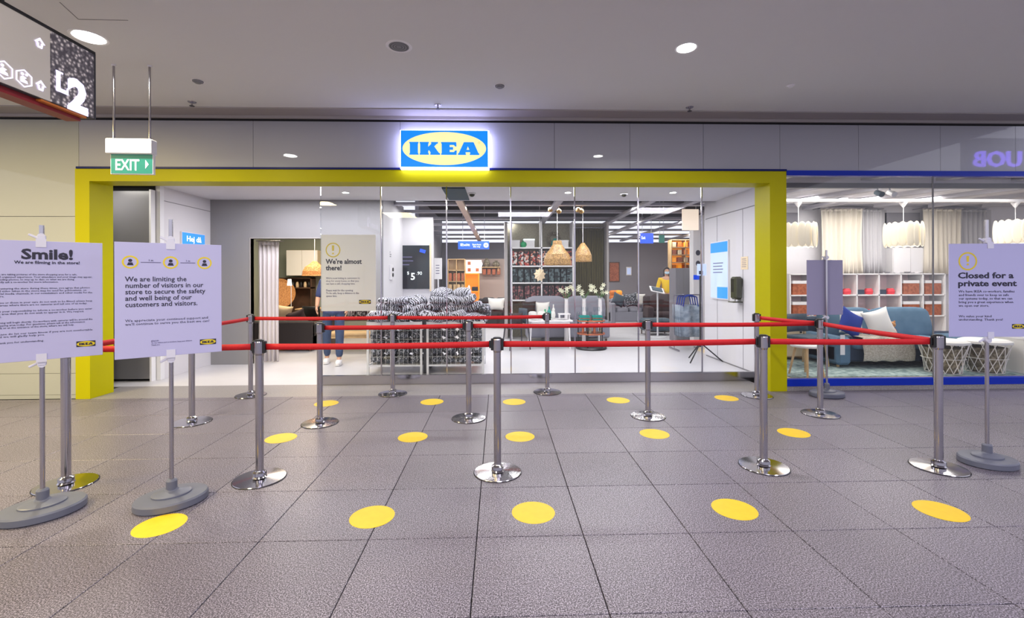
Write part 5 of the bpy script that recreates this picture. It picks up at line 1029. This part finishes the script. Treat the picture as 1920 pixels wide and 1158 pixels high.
# pendants
for k, (px, py) in enumerate(((1497, 441), (1694, 440), (1904, 435))):
    p = at(px, py, 6.95); pr = [(.08, -.185), (.19, -.18), (.215, -.14), (.225, 0), (.215, .13), (.18, .175), (.06, .185)]
    tp = pendant((p.x, 6.95, p.z), pr, 'paper_shade', 'large glowing white paper pendant in the display window, %s of three' % ('left', 'middle', 'right')[k], 2.62)
    if k == 0: petal = MB().ell((0, 0, 0), (.012, .066, .195), .9, 10, 8).mesh('petal', 'paper_petal')
    for q in range(16):
        an = 2 * pi * q / 16; o = bpy.data.objects.new('petal', petal); COL.objects.link(o); o.parent = tp; rq = .228 + .010 * (q % 2); o.location = (rq * cos(an), rq * sin(an), 0); o.rotation_euler = (0, 0, an + .12)
    l = bpy.data.lights.new('bulb', 'POINT'); l.energy = 4; l.color = (1, .93, .82); l.shadow_soft_size = .2; o = bpy.data.objects.new('bulb', l); o.location = (p.x, 6.95, p.z - .32); COL.objects.link(o)
MB().box(XR + .12, 9.6, 6.90, 7.0, 2.62, 2.66).build('ceiling_rail', 'white', None, 'white rail carrying the three paper pendants', 'rail')
# back wall of display with windows
MB().box(XR + .02, 5.0, 8.32, 8.40, 0, 3.4).build('wall_back', 'white_wall', None, 'white partition behind the side cabinet of the display', 'wall', kind='structure')
MB().box(4.96, 5.0, 8.40, 9.1, 0, 3.4).build('wall_left', 'white_wall', None, 'short white return at the left of the display back wall', 'wall', kind='structure')
wd = MB().box(5.0, 12, 9.0, 9.1, 0, 2.95).build('wall_back', 'white_wall', None, 'white back wall of the window display', 'wall', kind='structure')
def R2(x0, y0, x1, y1, Y=8.95):
    a = at(x0, y1, Y); c = at(x1, y0, Y); return a.x, c.x, a.z, c.z
for x0_, x1_, y0_, y1_, mm in ((1618, 1665, 393, 508, 'curtain_sheer'), (1662, 1728, 398, 465, 'grey_back'), (1805, 1862, 393, 500, 'curtain_sheer'), (1477, 1500, 398, 430, 'grey_back')):
    a = R2(x0_, y0_, x1_, y1_); MB().box(a[0], a[1], 8.985, 9.0, a[2], a[3]).build('wall_inset', mm, wd)
a = R2(1664, 465, 1728, 512); t = thing('wall_cabinet', 'white low cabinet between the display curtains', 'cabinet', ((a[0] + a[1]) / 2, 8.99, a[2])); w = a[1] - a[0]; MB().box(-w / 2, w / 2, -.16, 0, 0, a[3] - a[2]).build('body', 'white', t); MB().box(-w / 2 + .01, -.005, -.175, -.16, .01, a[3] - a[2] - .01).build('door', 'white', t); MB().box(.005, w / 2 - .01, -.175, -.16, .01, a[3] - a[2] - .01).build('door', 'white', t)
for px0, px1, lab, mt, fo in ((1543, 1620, 'cream pleated curtain left in the display window', 'curtain_cream', 8), (1620, 1663, 'grey sheer curtain beside the cream one', 'curtain_sheer', 5), (1735, 1806, 'cream pleated curtain right of the middle paper pendant', 'curtain_cream', 8), (1806, 1862, 'grey sheer curtain above the Closed notice', 'curtain_sheer', 6)):
    a = R2(px0, 391, px1, 512, 8.75); curtain(a[0], a[1], 8.78 if 'cream' in lab[:6] else 8.86, a[2] - .02, a[3], lab, mt, fo, .025, True, back=(.22 if 'cream' in lab[:6] else .14))
# cube shelf
a = R2(1472, 513, 1757, 592, YS); cw = (a[1] - a[0]) / 7; ch = (a[3] - a[2]) / 2
t = thing('cube_shelf', 'white cube shelving holding small boxes behind the sofa', 'shelf', (a[0], YS, 0)); zt2 = a[3]
nrow = int(zt2 // ch)
for k in range(8): MB().box(cw * k - .012, cw * k + .012, -.16, .16, FZ, zt2).build('upright', 'white', t)
for k in range(nrow + 1):
    z = zt2 - ch * k
    if z > FZ + .02: MB().box(0, cw * 7, -.16, .16, z - .014, z + .010).build('shelf_board', 'white', t)
MB().box(0, cw * 7, .155, .165, FZ, zt2).build('back_panel', 'pink_board', t)
for r in range(2):
    z = zt2 - ch * (r + 1) + .012
    for k in range(7):
        x = a[0] + cw * (k + .5); lv = ('upper', 'lower')[r]; pos = ('first', 'second', 'third', 'fourth', 'fifth', 'sixth', 'seventh')[k]
        if k in (0, 5, 6) or k == 1:
            tt = thing('storage_box', 'copper box with white lid, %s cube from left in the %s row' % (pos, lv), 'box', (x, YS - .04, z)); MB().box(-cw * .36, cw * .36, -.1, .1, 0, ch * .52).build('box', 'copper', tt); MB().box(-cw * .37, cw * .37, -.105, .105, ch * .52, ch * .66).build('lid', 'white', tt)
        else:
            tt = thing('hook_rail', 'red and slate wall hook set, %s cube from left in the %s row' % (pos, lv), 'hooks', (x, YS - .02, z)); MB().box(-cw * .42, -cw * .32, -.05, -.02, 0, ch * .70).build('post', 'red_item', tt); MB().box(-cw * .34, -cw * .02, -.06, .0, .0, ch * .22).build('block', 'sofa_navy', tt); MB().lathe([(0, 0), (cw * .15, 0), (cw * .18, ch * .14), (cw * .12, ch * .28), (0, ch * .28)], (cw * .22, -.03, 0), 14).build('red_bowl', 'red_item', tt)
# small plate ledge
a = R2(1640, 519, 1730, 521, 8.7)
for k in range(4): MB().lathe([(0, 0), (.03, 0), (.055, .03), (.05, .032), (0, .01)], n=14).build('bowl', 'white' if k % 2 else 'grey', None, '%s small bowl on top of the cube shelving' % ('leftmost grey', 'left white', 'right grey', 'rightmost white')[k], 'bowl', loc=(a[0] + .12 + .2 * k, YS, zt2 + .011))
# left: dark screen and side table cabinet
a = R2(1477, 470, 1492, 500, 8.3); t = thing('dark_frame', 'narrow dark framed mirror at the left of the display', 'mirror', (5.14, 9.0, a[2])); MB().box(-.08, .08, -.03, 0, 0, .36).build('frame', 'slate', t); MB().box(-.05, .06, -.034, -.03, .03, .33).build('glass', 'chrome', t)
x_ = at(1482, 620, 7.5).x; t = thing('side_cabinet', 'pale wooden cabinet with a black knob left of the sofa', 'cabinet', (x_, 7.6, FZ)); MB().box(-.20, .20, -.2, .2, .06, .66).build('body', 'wood', t); MB().box(-.18, .18, -.215, -.2, .08, .64).build('door', 'tan', t); MB().ell((.09, -.235, .48), (.02, .02, .02), 1, 10, 6).build('knob', 'black_plastic', t)
for sx in (-1, 1): MB().box(sx * .17 - .015, sx * .17 + .015, -.17, .17, 0, .06).build('foot', 'wood', t)
# stools
def stool(px, Y, label, top, hh=.44):
    x = at(px, 680, Y).x; t = thing('stool', label, 'stool', (x, Y, FZ)); MB().lathe([(0, hh - .03), (.19, hh - .03), (.20, hh - .01), (.19, hh), (0, hh)], n=28).build('seat', top, t)
    for k in range(4): an = pi / 4 + k * pi / 2 + .25; MB().cyl((.21 * cos(an), .21 * sin(an), 0), (.13 * cos(an), .13 * sin(an), hh - .03), .013, .018, 10).build('leg', 'wood', t)
stool(1512, 6.25, 'round white stool with splayed wooden legs at the left of the display', 'white')
t = chair((at(1512, 680, 6.95).x, 6.95, FZ), RAD(15), 'slate blue chair with wooden legs behind the white stool', 'slate', 'wood', .80)
# rug, sofa
MB().obox((0, 0, .008), (4.2, 1.7, .014), r=.003).build('rug', 'rug', None, 'pale green patterned rug under the display sofa', 'rug', loc=(at(1650, 700, 6.9).x + .2, 7.0, FZ + .0))
xs0, xs1 = at(1566, 660, 6.75).x, at(1885, 660, 7.1).x; FR = FZ + .016
t = thing('sofa', 'blue corner sofa with pale throw in the display window', 'sofa', (xs0, 6.72, FR)); Lw = xs1 - xs0
MB().obox((Lw / 2, .48, .205), (Lw, .92, .25), r=.03).build('base', 'sofa_navy', t)
MB().obox((.11, .46, .25), (.22, .98, .42), r=.04).build('arm', 'sofa_blue', t)
for k, (c, wv) in enumerate(((.64, .82), (1.48, .84), (Lw - .48, .86))):
    MB().ell((c, .38, .345), (wv / 2, .44, .075), .32, 24, 8).build('seat_cushion', 'sofa_blue', t)
MB().obox((1.06, .90, .42), (2.12, .14, .56), r=.04).build('backrest', 'sofa_navy', t)
MB().obox((Lw / 2 + 1.0, .92, .36), (Lw - 2.0, .08, .14), r=.03).build('chaise_edge', 'sofa_navy', t)
for c, wv in ((.66, .84), (1.58, .98)): MB().ell((c, .68, .60), (wv / 2, .13, .26), .38, 26, 10, rot=(-.26, 0, 0)).build('back_cushion', 'sofa_blue', t)
for sx in (.08, Lw - .08):
    for sy in (.08, .86): MB().cyl((sx, sy, 0), (sx, sy, .09), .02, n=8).build('leg', 'wood', t)
MB().grid(lambda u, v: (.34 + .78 * u + .012 * sin(v * 9), -.015 - .01 * sin(u * 14) if v < .6 else -.015 + (v - .6) * 1.0, .14 + .34 * min(v, .6) / .6 + .008 * sin(u * 20) + (.012 if v >= .6 else 0)), 30, 10, .012).build('throw_blanket', 'throw', None, 'knitted beige throw hanging over the front of the blue sofa', 'throw', loc=(xs0, 6.64, FR - .03))
cushion((xs0 + .36, 6.90, FR + .65), (.38, .15, .38), 'cushion_blue', 'royal blue cushion at the left arm of the display sofa', (-.2, .5, .1)); cushion((xs0 + .78, 6.87, FR + .66), (.40, .15, .40), 'cushion_white', 'white cushion leaning beside the royal blue one', (-.2, -.25, 0)); cushion((xs0 + .54, 7.12, FR + .65), (.38, .12, .38), 'cushion_white', 'second white cushion tucked behind the blue and white ones', (-.2, .15, 0))
t = thing('soft_toy', 'small brown soft toy sitting beside the white cushion', 'toy', (xs0 + 1.02, 6.90, FR + .425)); MB().ell((0, 0, .08), (.06, .05, .08), .9, 12, 8).build('body', 'amber', t); MB().ell((0, 0, .20), (.05, .045, .05), 1, 12, 8).build('head', 'rattan', t)
for s in (-1, 1): MB().ell((s * .04, 0, .245), (.018, .01, .018), 1, 8, 5).build('ear', 'rattan', t); MB().ell((s * .045, -.05, .03), (.02, .04, .02), 1, 8, 5).build('leg', 'amber', t)
t = thing('care_label', 'white hanging tag at the left arm of the display sofa', 'tag', (xs0 + .06, 6.68, FR + .26)); MB().box(-.035, .035, -.003, .0, -.06, .24).build('paper', 'white', t); MB().box(-.02, .02, -.004, -.003, .12, .18).build('print', 'red_item', t)
# wire baskets
def basket(px, label, Y=6.35):
    x = at(px, 690, Y).x; t = thing('wire_basket', label, 'basket', (x, Y, FZ + .016)); b = MB(); n = 14; h = .42; r0, r1 = .20, .28
    for k in range(n):
        a1, a2 = 2 * pi * k / n, 2 * pi * (k + 1.6) / n; a3 = 2 * pi * (k - 1.6) / n
        b.cyl((r0 * cos(a1), r0 * sin(a1), 0.006), (r1 * cos(a2), r1 * sin(a2), h), .0055, n=5); b.cyl((r0 * cos(a1), r0 * sin(a1), 0.006), (r1 * cos(a3), r1 * sin(a3), h), .0055, n=5)
    for z, r in ((.006, r0), (h * .5, (r0 + r1) / 2), (h, r1)): b.lathe([(r - .006, z - .005), (r + .006, z), (r - .006, z + .005)], n=28)
    b.build('wire_frame', 'cushion_white', t); MB().lathe([(0, .015), (.16, .015), (.21, .20), (.235, .36), (0, .36)], n=20).build('liner', 'wicker', t)
    MB().lathe([(0, h + .055), (.24, h + .05), (.285, h + .03), (.29, h + .0), (.27, h - .005), (0, h)], n=32).build('lid', 'cushion_white', t); return t
basket(1768, 'white wire basket table, left of the two in the display'); basket(1846, 'white wire basket table, right of the two in the display')
cushion((at(1866, 640, 6.9).x + .15, 6.62, FZ + .36), (.3, .25, .58), 'throw', 'grey floor cushion right of the wire baskets')
t = thing('display_table', 'white-topped side table with boxes below at far right of the display', 'table', (at(1918, 660, 6.35).x, 6.35, FZ + .0)); MB().box(-.22, .5, -.2, .25, .50, .535).build('tabletop', 'white', t)
MB().box(-.22, .5, -.2, .25, .02, .04).build('lower_shelf', 'white', t)
for sx in (-.20, .48): MB().box(sx - .015, sx + .015, -.19, .24, 0, .50).build('side_panel', 'cushion_white', t)
for r in range(2):
    for k in range(3): MB().obox((0, 0, .09), (.17, .2, .17), r=.01).build('storage_box', ('wood', 'throw', 'copper')[(r + k) % 3], None, '%s box on the far right side table, %s row, %s' % (('wooden', 'beige', 'copper')[(r + k) % 3], ('lower', 'upper')[r], ('left', 'middle', 'right')[k]), 'box', loc=(at(1918, 660, 6.35).x - .07 + .195 * k, 6.3, FZ + .045 + .19 * r))
